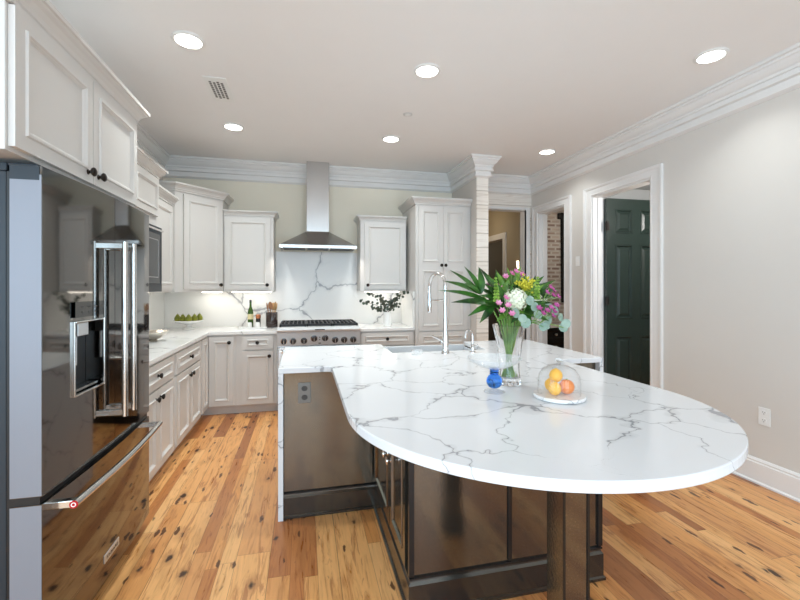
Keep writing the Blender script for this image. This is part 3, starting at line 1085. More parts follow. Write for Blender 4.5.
# grey door ends that face the camera
MB().box(-0.0975, -0.0015, DZ + 0.002, -0.0015, -0.0002, FH - 0.03).obj('door_edge', 'fridge_side', ld)
MB().box(-0.0975, -0.0015, 0.078, -0.0015, -0.0002, DZ - 0.032).obj('drawer_edge', 'fridge_side', fd)
MB().box(-0.0975, 0.004, DZ - 0.03, -0.01, FW - 0.004, DZ).obj('gasket', 'black', FR)
MB().box(-0.1118, 0.008, 0.078, -0.0982, FW - 0.008, FH - 0.022).obj('gasket', 'black', FR)
# hinge cover and cap
MB().box(-0.19, 0.01, FH - 0.019, -0.113, 0.10, FH + 0.012).box(-0.113, 0.012, FH + 0.0005, -0.02, 0.055, FH + 0.012).obj('hinge_cover', 'fridge_body', FR, bevel=0.004)
MB().box(-0.0975, -0.002, FH - 0.05, -0.008, -0.0002, FH - 0.001).obj('hinge_cap', 'fridge_body', ld)
# water dispenser
h = HOLE
m = MB()
m.box(-0.0595, h[0] + 0.002, h[2] + 0.002, -0.052, h[1] - 0.002, h[3] - 0.002)
disp = m.obj('dispenser', 'black', ld)
m = MB()
e = 0.008
b0 = 0.014
m.box(b0 - 0.006, h[0] - e, h[2] - e, b0 + 0.006, h[0], h[3] + e).box(b0 - 0.002, h[1], h[2] - e, b0 + 0.010, h[1] + e, h[3] + e)
m.box(b0 - 0.004, h[0], h[2] - e, b0 + 0.008, h[1], h[2]).box(b0 - 0.004, h[0], h[3], b0 + 0.008, h[1], h[3] + e)
m.obj('bezel', 'handle', disp, bevel=0.002)
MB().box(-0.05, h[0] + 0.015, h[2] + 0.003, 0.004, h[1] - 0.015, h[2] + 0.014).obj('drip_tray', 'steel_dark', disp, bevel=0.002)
MB().box(-0.05, h[0] + 0.07, h[3] - 0.06, -0.005, h[0] + 0.155, h[3] - 0.004).box(-0.045, h[0] + 0.09, h[3] - 0.19, -0.036, h[0] + 0.13, h[3] - 0.06).obj('spout', 'badge', disp, bevel=0.003)
m = MB().box(0.0165, h[0] - 0.004, h[3] + 0.022, 0.0195, h[1] + 0.004, h[3] + 0.085)
cp = m.obj('control_panel', 'blackgloss', disp)
for i in range(4):
    m = MB()
    yy = h[0] + 0.03 + i * 0.056
    m.box(0.0195, yy, h[3] + 0.062, 0.0201, yy + 0.03, h[3] + 0.066).ball((0.0195, yy + 0.015, h[3] + 0.042), 0.006, 8, (0.12, 1, 1))
    m.obj('button', 'slot', disp)


# handles
def bar(points, r, parent, name='handle'):
    return MB().tube(points, r, 14).obj(name, 'handle', parent, smooth=True)


for d_, yy in ((ld, SEAM - 0.052), (rd, SEAM + 0.052)):
    hb = MB().cyl((0.080, yy, 0.825), (0.080, yy, 1.655), 0.0135, 16).obj('handle', 'handle', d_, smooth=True)
    for zz in (0.845, 1.635):
        mm = MB().box(0.012, yy - 0.012, zz - 0.014, 0.080, yy + 0.012, zz + 0.014)
        mm.obj('bracket', 'handle', d_, bevel=0.003)
ap = [(0.075 + 0.020 * math.sin(PI * i / 16), 0.05 + 0.94 * i / 16, 0.627) for i in range(17)]
hb = MB().tube(ap, 0.0145, 16).obj('handle', 'handle', fd, smooth=True)
for yy in (0.065, 0.975):
    MB().box(0.0, yy - 0.014, 0.613, 0.078, yy + 0.014, 0.641).obj('bracket', 'handle', fd, bevel=0.003)
m = MB().cyl((0.075, 0.049, 0.627), (0.075, 0.0465, 0.627), 0.0145, 20)
med = m.obj('medallion', 'red', fd)
mm = MB().lathe([(0.0085, 0), (0.0085, 0.0012), (0.0055, 0.0012), (0.0055, 0), (0.0085, 0)], 20)
mm.obj('medallion_ring', 'plate', fd, loc=(0.075, 0.0464, 0.627), rot=(PI / 2, 0, 0))
yb = 0.50
m = MB().box(bulge(yb) - 0.004, yb - 0.075, 0.165, bulge(yb) + 0.003, yb + 0.075, 0.202)
bd = m.obj('badge', 'badge', fd, bevel=0.001)
tx = bpy.data.curves.new('badge_text', 'FONT')
tx.body = 'KitchenAid'
tx.size = 0.026
tx.align_x = 'CENTER'
tx.align_y = 'CENTER'
tx.extrude = 0.0004
to = bpy.data.objects.new('badge_text_source', tx)
COL.objects.link(to)
dg = bpy.context.evaluated_depsgraph_get()
me = bpy.data.meshes.new_from_object(to.evaluated_get(dg))
bpy.data.objects.remove(to)
lt = bpy.data.objects.new('lettering', me)
me.materials.clear()
me.materials.append(M['slot'])
COL.objects.link(lt)
lt.parent = fd
lt.location = (bulge(yb) + 0.0034, yb, 0.1835)
lt.rotation_euler = (PI / 2, 0, PI / 2)

# ------------------------------------------------------------------ microwave
MW = thing('microwave', 'dark built-in microwave under the left wall cabinet', 'microwave', (-1.217, 3.20, 1.40))
W_ = 0.79
MB().box(-0.45, 0, 0, -0.03, W_, 0.555).obj('body', 'black', MW)
MB().box(-0.03, 0, 0.0, 0, W_, 0.555).obj('front_frame', 'fridge_body', MW, bevel=0.003)
d = MB().box(0.0, 0.06, 0.07, 0.008, W_ - 0.075, 0.49).obj('door', 'blackgloss', MW, bevel=0.002)
m = MB().box(0.008, 0.10, 0.12, 0.0095, W_ - 0.115, 0.125).box(0.008, 0.10, 0.435, 0.0095, W_ - 0.115, 0.44).box(0.008, 0.10, 0.12, 0.0095, 0.105, 0.44).box(0.008, W_ - 0.12, 0.12, 0.0095, W_ - 0.115, 0.44)
m.obj('window_frame', 'steel', d)
MB().cyl((0.035, 0.08, 0.515), (0.035, W_ - 0.1, 0.515), 0.009, 12).box(0, 0.09, 0.507, 0.035, 0.11, 0.523).box(0, W_ - 0.13, 0.507, 0.035, W_ - 0.11, 0.523).obj('handle', 'handle', d)

# ------------------------------------------------------------------ range
RX0, RX1, RF = -0.292, 0.642, 4.80
RG = thing('gas_range', 'stainless gas range with eight knobs below the hood', 'range', ((RX0 + RX1) / 2, RF, 0))
hw = (RX1 - RX0) / 2 - 0.002
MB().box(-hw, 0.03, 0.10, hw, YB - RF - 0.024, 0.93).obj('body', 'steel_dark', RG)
MB().box(-hw + 0.02, 0.09, 0.0, hw - 0.02, 0.60, 0.10).obj('kick', 'black', RG)
# control panel (slightly sloped)
m = MB()
for_v = [(-0.005, 0.775), (0.03, 0.775), (0.03, 0.93), (-0.03, 0.93)]
a = [m.bm.verts.new((-hw, y, z)) for y, z in for_v]
b = [m.bm.verts.new((hw, y, z)) for y, z in for_v]
m.bm.faces.new(a)
m.bm.faces.new(b[::-1])
for i in range(4):
    j = (i + 1) % 4
    m.bm.faces.new((a[i], a[j], b[j], b[i]))
m.obj('control_panel', 'steel_panel', RG)
# bullnose and cooktop
prof = [(-0.03, 0.931), (-0.052, 0.938), (-0.06, 0.955), (-0.052, 0.974), (-0.03, 0.982), (0.10, 0.982), (0.10, 0.931)]
m = MB()
a = [m.bm.verts.new((-hw, y, z)) for y, z in prof]
b = [m.bm.verts.new((hw, y, z)) for y, z in prof]
m.bm.faces.new(a)
m.bm.faces.new(b[::-1])
for i in range(len(prof)):
    j = (i + 1) % len(prof)
    m.bm.faces.new((a[i], a[j], b[j], b[i]))
m.obj('bullnose', 'steel_panel', RG, smooth=True)
MB().box(-hw, 0.10, 0.931, hw, YB - RF - 0.024, 0.965).obj('cooktop', 'black', RG)
MB().box(-hw, YB - RF - 0.07, 0.965, hw, YB - RF - 0.024, 1.0).obj('rear_trim', 'steel', RG)
gw = (2 * hw - 0.03) / 3
for i in range(3):
    m = MB()
    gx0 = -hw + 0.015 + i * gw + 0.003
    gx1 = gx0 + gw - 0.006
    y0, y1 = 0.055, 0.655
    for yy in (y0, (y0 + y1) / 2 - 0.008, y1 - 0.016):
        m.box(gx0, yy, 0.990, gx1, yy + 0.016, 1.012)
    for xx in (gx0, gx1 - 0.016):
        m.box(xx, y0, 0.990, xx + 0.016, y1, 1.012)
    for q in range(1, 6):
        xx = gx0 + (gx1 - gx0) * q / 6
        m.box(xx - 0.006, y0, 0.992, xx + 0.006, y1, 1.013)
    for xx in (gx0, gx1 - 0.016):
        for yy in (y0, y1 - 0.016):
            m.box(xx, yy, 0.966, xx + 0.016, yy + 0.016, 0.991)
    m.obj('grate', 'iron', RG)
    for yy in (0.21, 0.50):
        MB().lathe([(0, 0.984), (0.03, 0.984), (0.04, 0.978), (0.048, 0.967), (0.048, 0.9655), (0, 0.9655)], 20, (gx0 + gx1) / 2, yy).obj('burner', 'black', RG, smooth=True)
kx = [-0.395, -0.296, -0.175, -0.063, 0.061, 0.175, 0.279, 0.384]
kz = [0.829, 0.829, 0.831, 0.853, 0.855, 0.831, 0.829, 0.829]
for x, z in zip(kx, kz):
    yk = -0.005 - 0.025 * (z - 0.775) / 0.155
    k = MB().lathe([(0, 0.040), (0.024, 0.040), (0.028, 0.036), (0.030, 0.008), (0.0, 0.008)], 20)
    kn = k.obj('knob', 'iron', RG, smooth=True, loc=(x, yk, z), rot=(PI / 2 + 0.16, 0, 0))
    MB().lathe([(0, 0.008), (0.036, 0.008), (0.039, 0.004), (0.039, 0.0), (0, 0.0)], 22).obj('bezel', 'chrome', kn, smooth=True)
    MB().box(-0.003, -0.022, 0.0402, 0.003, 0.022, 0.0425).obj('pointer', 'badge', kn)
MB().box(-0.055, -0.064, 0.951, 0.055, -0.060, 0.962).obj('name_plate', 'black', RG)
MB().cyl((0.0, -0.020, 0.865), (0.0, -0.026, 0.866), 0.006, 12).cyl((0.0, -0.016, 0.838), (0.0, -0.022, 0.839), 0.006, 12).obj('indicator', 'black', RG)
MB().box(-0.014, -0.011, 0.790, 0.014, -0.0075, 0.802).obj('emblem', 'slot', RG)
MB().box(-hw + 0.01, -0.005, 0.18, hw - 0.01, 0.028, 0.76).obj('oven_door', 'steel', RG, bevel=0.004)
MB().cyl((-hw + 0.04, -0.06, 0.715), (hw - 0.04, -0.06, 0.715), 0.014, 14).box(-hw + 0.06, -0.06, 0.705, -hw + 0.085, -0.006, 0.725).box(hw - 0.085, -0.06, 0.705, hw - 0.06, -0.006, 0.725).obj('handle', 'handle', RG)

# ------------------------------------------------------------------ hood
HD = thing('range_hood', 'stainless chimney range hood over the gas range', 'range hood', (0.172, YB - 0.021, 1.88))
m = MB().box(-0.456, -0.53, 0.027, 0.456, -0.516, 0.062).box(-0.456, -0.516, 0.027, -0.442, -0.001, 0.062).box(0.442, -0.516, 0.027, 0.456, -0.001, 0.062).box(-0.442, -0.516, 0.045, 0.442, -0.001, 0.062)
m.obj('rim', 'steel', HD)
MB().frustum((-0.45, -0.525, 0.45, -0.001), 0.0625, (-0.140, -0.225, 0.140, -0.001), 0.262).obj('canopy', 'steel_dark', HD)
MB().box(-0.140, -0.225, 0.2625, 0.140, -0.001, CH - 1.88 - 0.001).obj('chimney', 'steel', HD, bevel=0.002)
for x in (-0.29, 0.0, 0.29):
    m = MB().box(x - 0.13, -0.47, 0.036, x + 0.13, -0.06, 0.0445)
    m.obj('filter', 'iron', HD)
for x in (-0.40, 0.40):
    MB().lathe([(0, 0.036), (0.022, 0.038), (0.026, 0.0445), (0, 0.0445)], 16, x * 1.07, -0.40).obj('lamp_lens', 'led', HD)
    area('hood_fill', (0.172 + x * 1.07, YB - 0.421, 1.91), (0, 0, 0), 0.05, 0.05, 1.2, (1, 0.93, 0.84), 'DISK', math.radians(105))  # unseen lamps added under the hood to warm the light on the backsplash

# ------------------------------------------------------------------ island
IS = thing('kitchen_island', 'glossy black kitchen island base under the rounded quartz top', 'kitchen island', (0.94, 2.65, 0))
ox, oy = 0.94, 2.65


def ib(m_, x0, y0, z0, x1, y1, z1):
    return m_.box(x0 - ox, y0 - oy, z0, x1 - ox, y1 - oy, z1)


m = MB()
IX0, IX1, IY1 = -0.122, 2.033, 3.49
PX_0, PX_1, PYF = 0.46, 1.42, 1.75
ib(m, IX0, 2.65, 0.0, 0.655, IY1, CT0 - 0.001)
ib(m, 1.425, 2.54, 0.0, IX1, IY1, CT0 - 0.001)
ib(m, 0.655, 2.65, 0.0, 1.425, 3.035, CT0 - 0.001)
ib(m, 0.655, 3.035, 0.0, 1.425, IY1, 0.62)
ib(m, PX_0, PYF, 0.0, PX_1, 2.65, CT0 - 0.001)
m.obj('body', 'lacquer', IS, bevel=0.002)
# base mouldings, left wing, peninsula, right wing
IB = [(0, 0.003), (0.022, 0.003), (0.022, 0.016), (0.014, 0.022), (0.014, 0.128), (0.006, 0.14), (0.004, 0.15), (0, 0.15)]
p = [(IX0, 2.65), (PX_0, 2.65), (PX_0, PYF), (PX_1, PYF), (PX_1, 2.54), (IX1, 2.54)]
MB().sweep([(x - ox, y - oy) for x, y in p], [(o + 0.0006, z) for o, z in IB]).obj('base_moulding', 'darklacquer', IS)
MB().sweep([(x - ox, y - oy) for x, y in p], [(0.0008, 0.150), (0.011, 0.150), (0.011, 0.158), (0.0008, 0.164)]).obj('base_cap', 'blackwood', IS)
# corner stiles and centre batten on the peninsula front
m = MB()
for x0, x1 in ((PX_0 - 0.012, PX_0 + 0.012), (PX_1 - 0.012, PX_1 + 0.012)):
    ib(m, x0, PYF - 0.012, 0.165, x1, PYF + 0.012, CT0 - 0.001)
ib(m, 0.925, PYF - 0.009, 0.165, 0.945, PYF - 0.0005, CT0 - 0.001)
m.obj('batten', 'blackwood', IS, bevel=0.002)
# two doors on the left side of the peninsula (face -x)
for k, (y0, y1, ky) in enumerate(((2.135, 2.605, 2.18), (1.79, 2.125, 2.085))):
    w_ = y1 - y0
    mb = MB().panel(w_, 0.70, 0.018, [(0.05, 0.05, w_ - 0.05, 0.65)], [(0.004, -0.022), (0.010, -0.022), (0.018, -0.012)])
    # local x runs from far to near when facing -x : rotate -90 deg
    d = mb.obj('door', 'lacquer', IS, loc=(PX_0 - 0.0008 - ox, y1 - oy, 0.18), rotz=-PI / 2)
    add_knob(d, y1 - ky, 0.36, 'chrome', -0.0185)
# square post with stepped cap under the overhang
P0 = (0.80, 1.15)
lg = MB()
ib(lg, P0[0] + 0.006, P0[1] + 0.006, 0.0, P0[0] + 0.099, P0[1] + 0.099, 0.874)
lg = lg.obj('leg', 'lacquer', IS, bevel=0.003)
m = MB()
ib(m, P0[0] - 0.004, P0[1] - 0.004, 0.875, P0[0] + 0.109, P0[1] + 0.109, CT0 - 0.001)
ib(m, P0[0] + 0.001, P0[1] + 0.001, 0.855, P0[0] + 0.104, P0[1] + 0.104, 0.8748)
ib(m, P0[0] - 0.004, P0[1] - 0.004, 0.0, P0[0] + 0.109, P0[1] + 0.109, 0.11)
m.obj('leg_cap', 'blackwood', lg, bevel=0.003)
m = MB()
for x in (P0[0] + 0.004, P0[0] + 0.093):
    ib(m, x, P0[1] + 0.002, 0.115, x + 0.008, P0[1] + 0.0058, 0.85)
m.obj('leg_edge', 'blackwood', lg)

# island worktop
RC = (0.942, 1.656, 0.772)
sp = [(RC[0] - RC[2] * math.cos(PI * k / 72), RC[1] - RC[2] * math.sin(PI * k / 72)) for k in range(73)]
TY0, TY1, TX0, TX1 = 2.615, 3.53, -0.155, 2.066
outline = [(TX0, TY0), (RC[0] - RC[2] - 0.03, TY0), (RC[0] - RC[2] - 0.009, TY0 - 0.009), (RC[0] - RC[2], TY0 - 0.03)] + sp
TYR = 2.50
outline += [(RC[0] + RC[2], TYR - 0.03), (RC[0] + RC[2] + 0.009, TYR - 0.009), (RC[0] + RC[2] + 0.03, TYR), (TX1, TYR), (TX1, TY1), (1.425, TY1), (1.425, 3.045), (0.655, 3.045), (0.655, TY1), (TX0, TY1)]
TOP = thing('island_countertop', 'large white veined quartz island top with rounded overhang and waterfall ends', 'countertop', (0, 0, 0))
MB().prism(outline, CT0, CT).obj('top', 'quartz', TOP, bevel=0.004)
MB().box(TX0, TY0, 0.0005, TX0 + 0.031, TY1, CT0 - 0.0005).obj('waterfall_end', 'quartz', TOP, bevel=0.002)
MB().box(TX1 - 0.031, TYR, 0.0005, TX1, TY1, CT0 - 0.0005).obj('waterfall_end', 'quartz', TOP, bevel=0.002)

# sink
SK = thing('sink', 'stainless apron sink set into the back edge of the island', 'sink', (1.04, 3.27, 0.63))
m = MB()
sx, sy0, sy1, sz = 0.378, -0.215, 0.235, 0.272
m.box(-sx, sy0, 0.0, sx, sy1, 0.012).box(-sx, sy0, 0.012, -sx + 0.012, sy1, sz).box(sx - 0.012, sy0, 0.012, sx, sy1, sz)
m.box(-sx + 0.012, sy0, 0.012, sx - 0.012, sy0 + 0.012, sz).box(-sx + 0.012, sy1 - 0.03, 0.012, sx - 0.012, sy1, sz + 0.02)
m.obj('bowl', 'steel_panel', SK, bevel=0.004)
MB().lathe([(0, 0.0135), (0.03, 0.0135), (0.042, 0.016), (0.045, 0.0125), (0, 0.0125)], 20).obj('drain', 'chrome', SK, smooth=True)

# big faucet
FA = thing('faucet', 'tall chrome pull-down gooseneck faucet behind the island sink', 'faucet', (1.035, 2.925, CT), 0.3)
MB().lathe([(0, 0), (0.031, 0), (0.031, 0.006), (0.026, 0.012), (0.0245, 0.03), (0.0245, 0.13), (0.021, 0.145), (0.0165, 0.19), (0.0145, 0.25), (0, 0.25)], 24).obj('body', 'chrome', FA, smooth=True)
pts = [(0, 0, 0.22), (0, 0, 0.50)]
R = 0.105
pts += [(0, R - R * math.cos(PI * i / 14), 0.50 + R * math.sin(PI * i / 14)) for i in range(1, 15)]
pts += [(0, 2 * R, 0.44)]
MB().tube(pts, 0.0135, 14).obj('spout', 'chrome', FA, smooth=True)
MB().tube([(0, 2 * R, 0.445), (0, 2 * R, 0.41), (0, 2 * R, 0.31), (0, 2 * R, 0.295)], [0.0145, 0.017, 0.019, 0.016], 16).obj('spray_head', 'chrome', FA, smooth=True)
MB().cyl((0, 0, 0.40), (0, 2 * R, 0.40), 0.006, 10).lathe([(0.019, 0.392), (0.019, 0.408), (0.012, 0.408), (0.012, 0.392), (0.019, 0.392)], 16, 0, 2 * R).obj('docking_arm', 'chrome', FA)
MB().tube([(0, 0, 0.085), (-0.03, 0.0, 0.092), (-0.045, -0.004, 0.10)], [0.020, 0.018, 0.016], 14).tube([(-0.04, -0.002, 0.098), (-0.08, -0.01, 0.12), (-0.135, -0.02, 0.142)], [0.009, 0.0075, 0.0065], 10).obj('lever', 'chrome', FA, smooth=True)
# small filter faucet
FB = thing('faucet', 'small chrome water tap right of the tall faucet', 'faucet', (1.255, 2.925, CT))
MB().lathe([(0, 0), (0.024, 0), (0.024, 0.006), (0.015, 0.014), (0.014, 0.06), (0.009, 0.066), (0, 0.066)], 18).obj('body', 'chrome', FB, smooth=True)
r2 = 0.045
pts = [(0, 0, 0.05), (0, 0, 0.125)] + [(0, r2 - r2 * math.cos(PI * i / 10), 0.125 + r2 * math.sin(PI * i / 10)) for i in range(1, 11)] + [(0, 2 * r2, 0.10)]
pts = [(x - 0.25 * y, y * 0.95, z) for x, y, z in pts]
MB().tube(pts, 0.0075, 12).obj('spout', 'chrome', FB, smooth=True)
MB().tube([(0.012, 0, 0.045), (0.045, -0.005, 0.06)], [0.006, 0.004], 8).obj('lever', 'chrome', FB, smooth=True)
# glass dish by the sink
dish = MB().lathe([(0, 0), (0.034, 0), (0.042, 0.006), (0.045, 0.03), (0.042, 0.032), (0.038, 0.03), (0.034, 0.010), (0, 0.008)], 24, mod=lambda a, z: 1 + 0.03 * math.cos(12 * a)).obj('glass_dish', 'plateglass', loc=(0.815, 2.93, CT + 0.0005), smooth=True)
tag(dish, 'small clear glass dish on the island left of the faucet', 'dish')

# ------------------------------------------------------------------ things on the island
# crystal vase
VX, VY = 1.03, 1.93
VA = thing('vase', 'clear cut crystal vase holding the mixed bouquet on the island', 'vase', (VX, VY, CT + 0.0005))
cut = lambda a, z: 1 + (0.05 * math.cos(9 * a + z * 30) if z < 0.27 else 0)
prof = [(0, 0), (0.050, 0), (0.053, 0.006), (0.050, 0.03), (0.045, 0.07), (0.046, 0.12), (0.052, 0.18), (0.062, 0.25), (0.074, 0.305),
        (0.071, 0.306), (0.058, 0.25), (0.048, 0.18), (0.042, 0.12), (0.041, 0.07), (0.042, 0.035), (0, 0.030)]
MB().lathe([(a * 1.14, b) for a, b in prof], 60, mod=cut).obj('body', 'glass', VA, smooth=True, angle=25)

BZ = CT + 0.305      # rim height, bouquet origin
GB = 'stems in the crystal vase'


def stem_thing(name, label, cat='flower'):
    return thing(name, label, cat, (VX, VY, CT + 0.034), 0, GB)


def rel(dx, dy, z):
    return Vector((dx, dy, z - (CT + 0.034)))


cnt = [0]


def stem_to(root, tip, r=0.003, m='stem'):
    """a stalk from the foot of the vase, through the neck, to the tip"""
    cnt[0] += 1
    a = cnt[0] * 2.4
    t = Vector(tip)
    foot = Vector((0.034 * math.cos(a), 0.034 * math.sin(a), 0.006))
    nr = 0.052
    hd = Vector((t.x, t.y, 0))
    q = nr * min(1, hd.length / 0.1)
    neck = (hd.normalized() * q if hd.length > 0.01 else Vector((0.01, 0, 0))) + Vector((0, 0, 0.262))
    pts = smooth_path([foot, foot * 0.3 + Vector((0, 0, 0.09)), neck, neck.lerp(t, 0.55) + Vector((0, 0, 0.02)), t], 5)
    MB().tube(pts, r, 6).obj('stem', m, root, smooth=True)
    return pts


def frond(tips, base, label, wd=0.042, m='leaf', nrm=(0.1, -0.7, 0.6)):
    root = stem_thing('leaf_frond', label, 'foliage')
    b = rel(*base)
    stem_to(root, b, 0.0035)
    for t in tips:
        tt = rel(*t)
        MB().leaf(b + (tt - b) * 0.04, tt, wd * random.uniform(0.9, 1.15), random.uniform(0.05, 0.16), 0.3, 8,
                  (nrm[0] + random.uniform(-.2, .2), nrm[1], nrm[2]), 0.75).obj('leaf', m, root, smooth=True)
    return root


frond([(-0.325, 0.00, 1.525), (-0.235, 0.03, 1.545), (-0.370, -0.03, 1.470), (-0.28, -0.08, 1.46), (-0.16, 0.02, 1.54)], (-0.165, -0.03, 1.40), 'dark green fingered frond spreading up at the far left of the bouquet', 0.036)
frond([(-0.375, 0.02, 1.422), (-0.335, -0.05, 1.365), (-0.265, -0.09, 1.300), (-0.20, -0.08, 1.265), (-0.24, -0.12, 1.36)], (-0.11, -0.06, 1.355), 'dark green fingered frond drooping at the lower left of the bouquet', 0.038)
frond([(-0.150, 0.05, 1.545), (-0.09, 0.06, 1.50), (-0.06, 0.03, 1.53)], (-0.05, 0.02, 1.38), 'dark green frond standing upright left of the white hydrangea')
frond([(0.285, 0.02, 1.475), (0.24, 0.06, 1.50), (0.20, 0.02, 1.46)], (0.09, 0.02, 1.39), 'slim dark frond reaching out to the upper right of the bouquet', 0.028)
frond([(0.265, -0.02, 1.325), (0.22, -0.06, 1.29), (0.16, -0.08, 1.30)], (0.08, -0.02, 1.33), 'dark green frond drooping to the lower right of the bouquet', 0.04)
frond([(0.02, 0.06, 1.545), (0.06, 0.08, 1.53), (0.10, 0.06, 1.55), (-0.02, 0.08, 1.51)], (0.03, 0.06, 1.40), 'green frond standing at the top centre of the bouquet', 0.034, 'leaf2')
frond([(-0.05, -0.10, 1.29), (0.0, -0.11, 1.275), (0.06, -0.10, 1.28), (-0.10, -0.06, 1.27)], (-0.01, -0.05, 1.325), 'short green leaves hanging over the vase rim', 0.036, 'leaf2')
frond([(0.00, -0.02, 1.50), (0.04, -0.04, 1.47), (-0.03, -0.04, 1.46), (0.08, -0.03, 1.45)], (0.01, -0.01, 1.38), 'green leafy frond above the white hydrangea', 0.032, 'leaf')


frond([(-0.17, -0.06, 1.46), (-0.20, -0.08, 1.40), (-0.16, -0.10, 1.34), (-0.14, -0.03, 1.48)], (-0.06, -0.03, 1.35), 'green leaves filling the left of the bouquet behind the pink lilies', 0.044)
frond([(0.17, 0.04, 1.49), (0.21, 0.02, 1.42), (0.13, 0.07, 1.52), (0.23, 0.05, 1.38)], (0.06, 0.03, 1.36), 'green leaves filling the right of the bouquet behind the small hydrangea', 0.042)
frond([(-0.08, 0.09, 1.50), (0.0, 0.12, 1.52), (0.08, 0.11, 1.50), (-0.13, 0.09, 1.44), (0.14, 0.11, 1.44)], (0.0, 0.06, 1.34), 'dark green leaves at the back of the bouquet', 0.05)
frond([(0.10, -0.09, 1.40), (0.13, -0.09, 1.35), (0.12, -0.10, 1.30), (0.20, -0.08, 1.36)], (0.04, -0.04, 1.33), 'green leaves between the two white hydrangeas', 0.036)


frond([(-0.13, -0.09, 1.43), (-0.17, -0.11, 1.37), (-0.12, -0.12, 1.31), (-0.05, -0.11, 1.45), (-0.15, -0.04, 1.50)], (-0.03, -0.06, 1.34), 'broad green leaves at the front left of the bouquet', 0.05)
frond([(0.06, -0.06, 1.50), (0.12, -0.05, 1.47), (0.0, -0.05, 1.52), (0.16, -0.06, 1.45)], (0.05, -0.03, 1.37), 'bright green leaves between the two lime spikes', 0.045, 'leaf2')
frond([(0.10, -0.12, 1.28), (0.05, -0.13, 1.26), (0.16, -0.11, 1.27), (-0.06, -0.13, 1.265)], (0.03, -0.06, 1.315), 'green leaves hanging at the front right over the vase rim', 0.04)


frond([(0.27, -0.02, 1.43), (0.25, -0.05, 1.38), (0.22, -0.03, 1.47), (0.19, -0.07, 1.45), (0.15, 0.0, 1.50)], (0.10, -0.02, 1.38), 'green fronds fanning out among the magenta lilies', 0.03)
frond([(-0.06, 0.02, 1.52), (-0.10, 0.03, 1.49), (0.0, 0.0, 1.49), (0.03, 0.02, 1.535)], (-0.03, 0.0, 1.40), 'slender green leaves rising above the pink lilies', 0.03, 'leaf2')


def hydrangea(c, r, label):
    root = stem_thing('hydrangea', label)
    c = rel(*c)
    stem_to(root, c - Vector((0, 0, r * 0.5)), 0.004)
    m_ = MB()
    N = 110
    for i in range(N):
        z = 1 - 2 * (i + 0.5) / N
        a = i * 2.39996
        q = math.sqrt(max(0, 1 - z * z))
        n_ = Vector((q * math.cos(a), q * math.sin(a), z * 0.9))
        ctr = c + n_ * r * random.uniform(0.9, 1.04)
        s = n_.orthogonal().normalized()
        s = Matrix.Rotation(random.uniform(0, PI), 3, n_.normalized()) @ s
        u_ = n_.normalized().cross(s)
        cv = m_.bm.verts.new(ctr)
        pr = r * 0.25
        for k in range(4):
            d1 = (s * math.cos(k * PI / 2) + u_ * math.sin(k * PI / 2))
            d2 = (s * math.cos(k * PI / 2 + PI / 4) + u_ * math.sin(k * PI / 2 + PI / 4))
            d3 = (s * math.cos(k * PI / 2 - PI / 4) + u_ * math.sin(k * PI / 2 - PI / 4))
            m_.bm.faces.new((cv, m_.bm.verts.new(ctr + d3 * pr * 0.62 + n_ * pr * 0.12), m_.bm.verts.new(ctr + d1 * pr + n_ * pr * 0.25), m_.bm.verts.new(ctr + d2 * pr * 0.62 + n_ * pr * 0.12)))
    m_.ball(c, r * 0.86, 16, (1, 1, 0.9))
    m_.obj('flower_head', 'hydr', root)


hydrangea((-0.012, -0.085, 1.378), 0.058, 'big creamy white hydrangea head at the front centre of the bouquet')
hydrangea((0.135, -0.02, 1.378), 0.038, 'smaller white hydrangea head at the right of the bouquet')


def blossom(m_, c, r, n_):
    n_ = Vector(n_).normalized()
    s = n_.orthogonal().normalized()
    u_ = n_.cross(s)
    for k in range(6):
        a = k * PI / 3
        d_ = s * math.cos(a) + u_ * math.sin(a)
        m_.leaf(c, c + d_ * r + n_ * r * 0.7, r * 0.75, -0.1, 0.3, 4, n_, 0.8)


def lily_spray(heads, label, m='purple'):
    root = stem_thing('alstroemeria', label)
    cs = [rel(*q) for q in heads]
    mid = sum(cs, Vector()) / len(cs)
    j = Vector((mid.x * 0.75, mid.y * 0.75, mid.z - 0.06))
    stem_to(root, j, 0.0025)
    mt = MB()
    for c in cs:
        mt.tube([j, c], 0.0015, 5)
    mt.obj('twig', 'stem', root)
    for c in cs:
        mb = MB()
        blossom(mb, c, 0.018, (c.x * 1.2 + random.uniform(-.3, .3), -0.6, 0.5))
        mb.obj('blossom', m, root, smooth=True)


lily_spray([(-0.095, -0.14, 1.385), (-0.085, -0.15, 1.35), (-0.11, -0.14, 1.325), (-0.065, -0.15, 1.31), (-0.125, -0.13, 1.36)], 'pink lily sprays just left of the white hydrangea', 'pink')
lily_spray([(0.17, -0.10, 1.435), (0.20, -0.08, 1.42), (0.225, -0.08, 1.39), (0.185, -0.10, 1.395), (0.15, -0.10, 1.41)], 'magenta lily spray at the upper right of the bouquet')
lily_spray([(0.16, -0.12, 1.335), (0.185, -0.11, 1.315), (0.205, -0.10, 1.345), (0.17, -0.12, 1.295), (0.14, -0.12, 1.32)], 'magenta lily spray at the lower right of the bouquet')
lily_spray([(-0.01, -0.04, 1.505), (0.02, -0.03, 1.515), (0.055, -0.03, 1.50), (-0.035, -0.03, 1.49)], 'pink lily heads at the top of the bouquet', 'pink')
lily_spray([(0.07, -0.16, 1.335), (0.09, -0.16, 1.31)], 'small magenta lily under the white hydrangea')
lily_spray([(-0.06, 0.0, 1.44), (-0.085, -0.01, 1.425), (-0.10, 0.02, 1.45)], 'pale pink lily heads behind the upright fronds', 'pink')


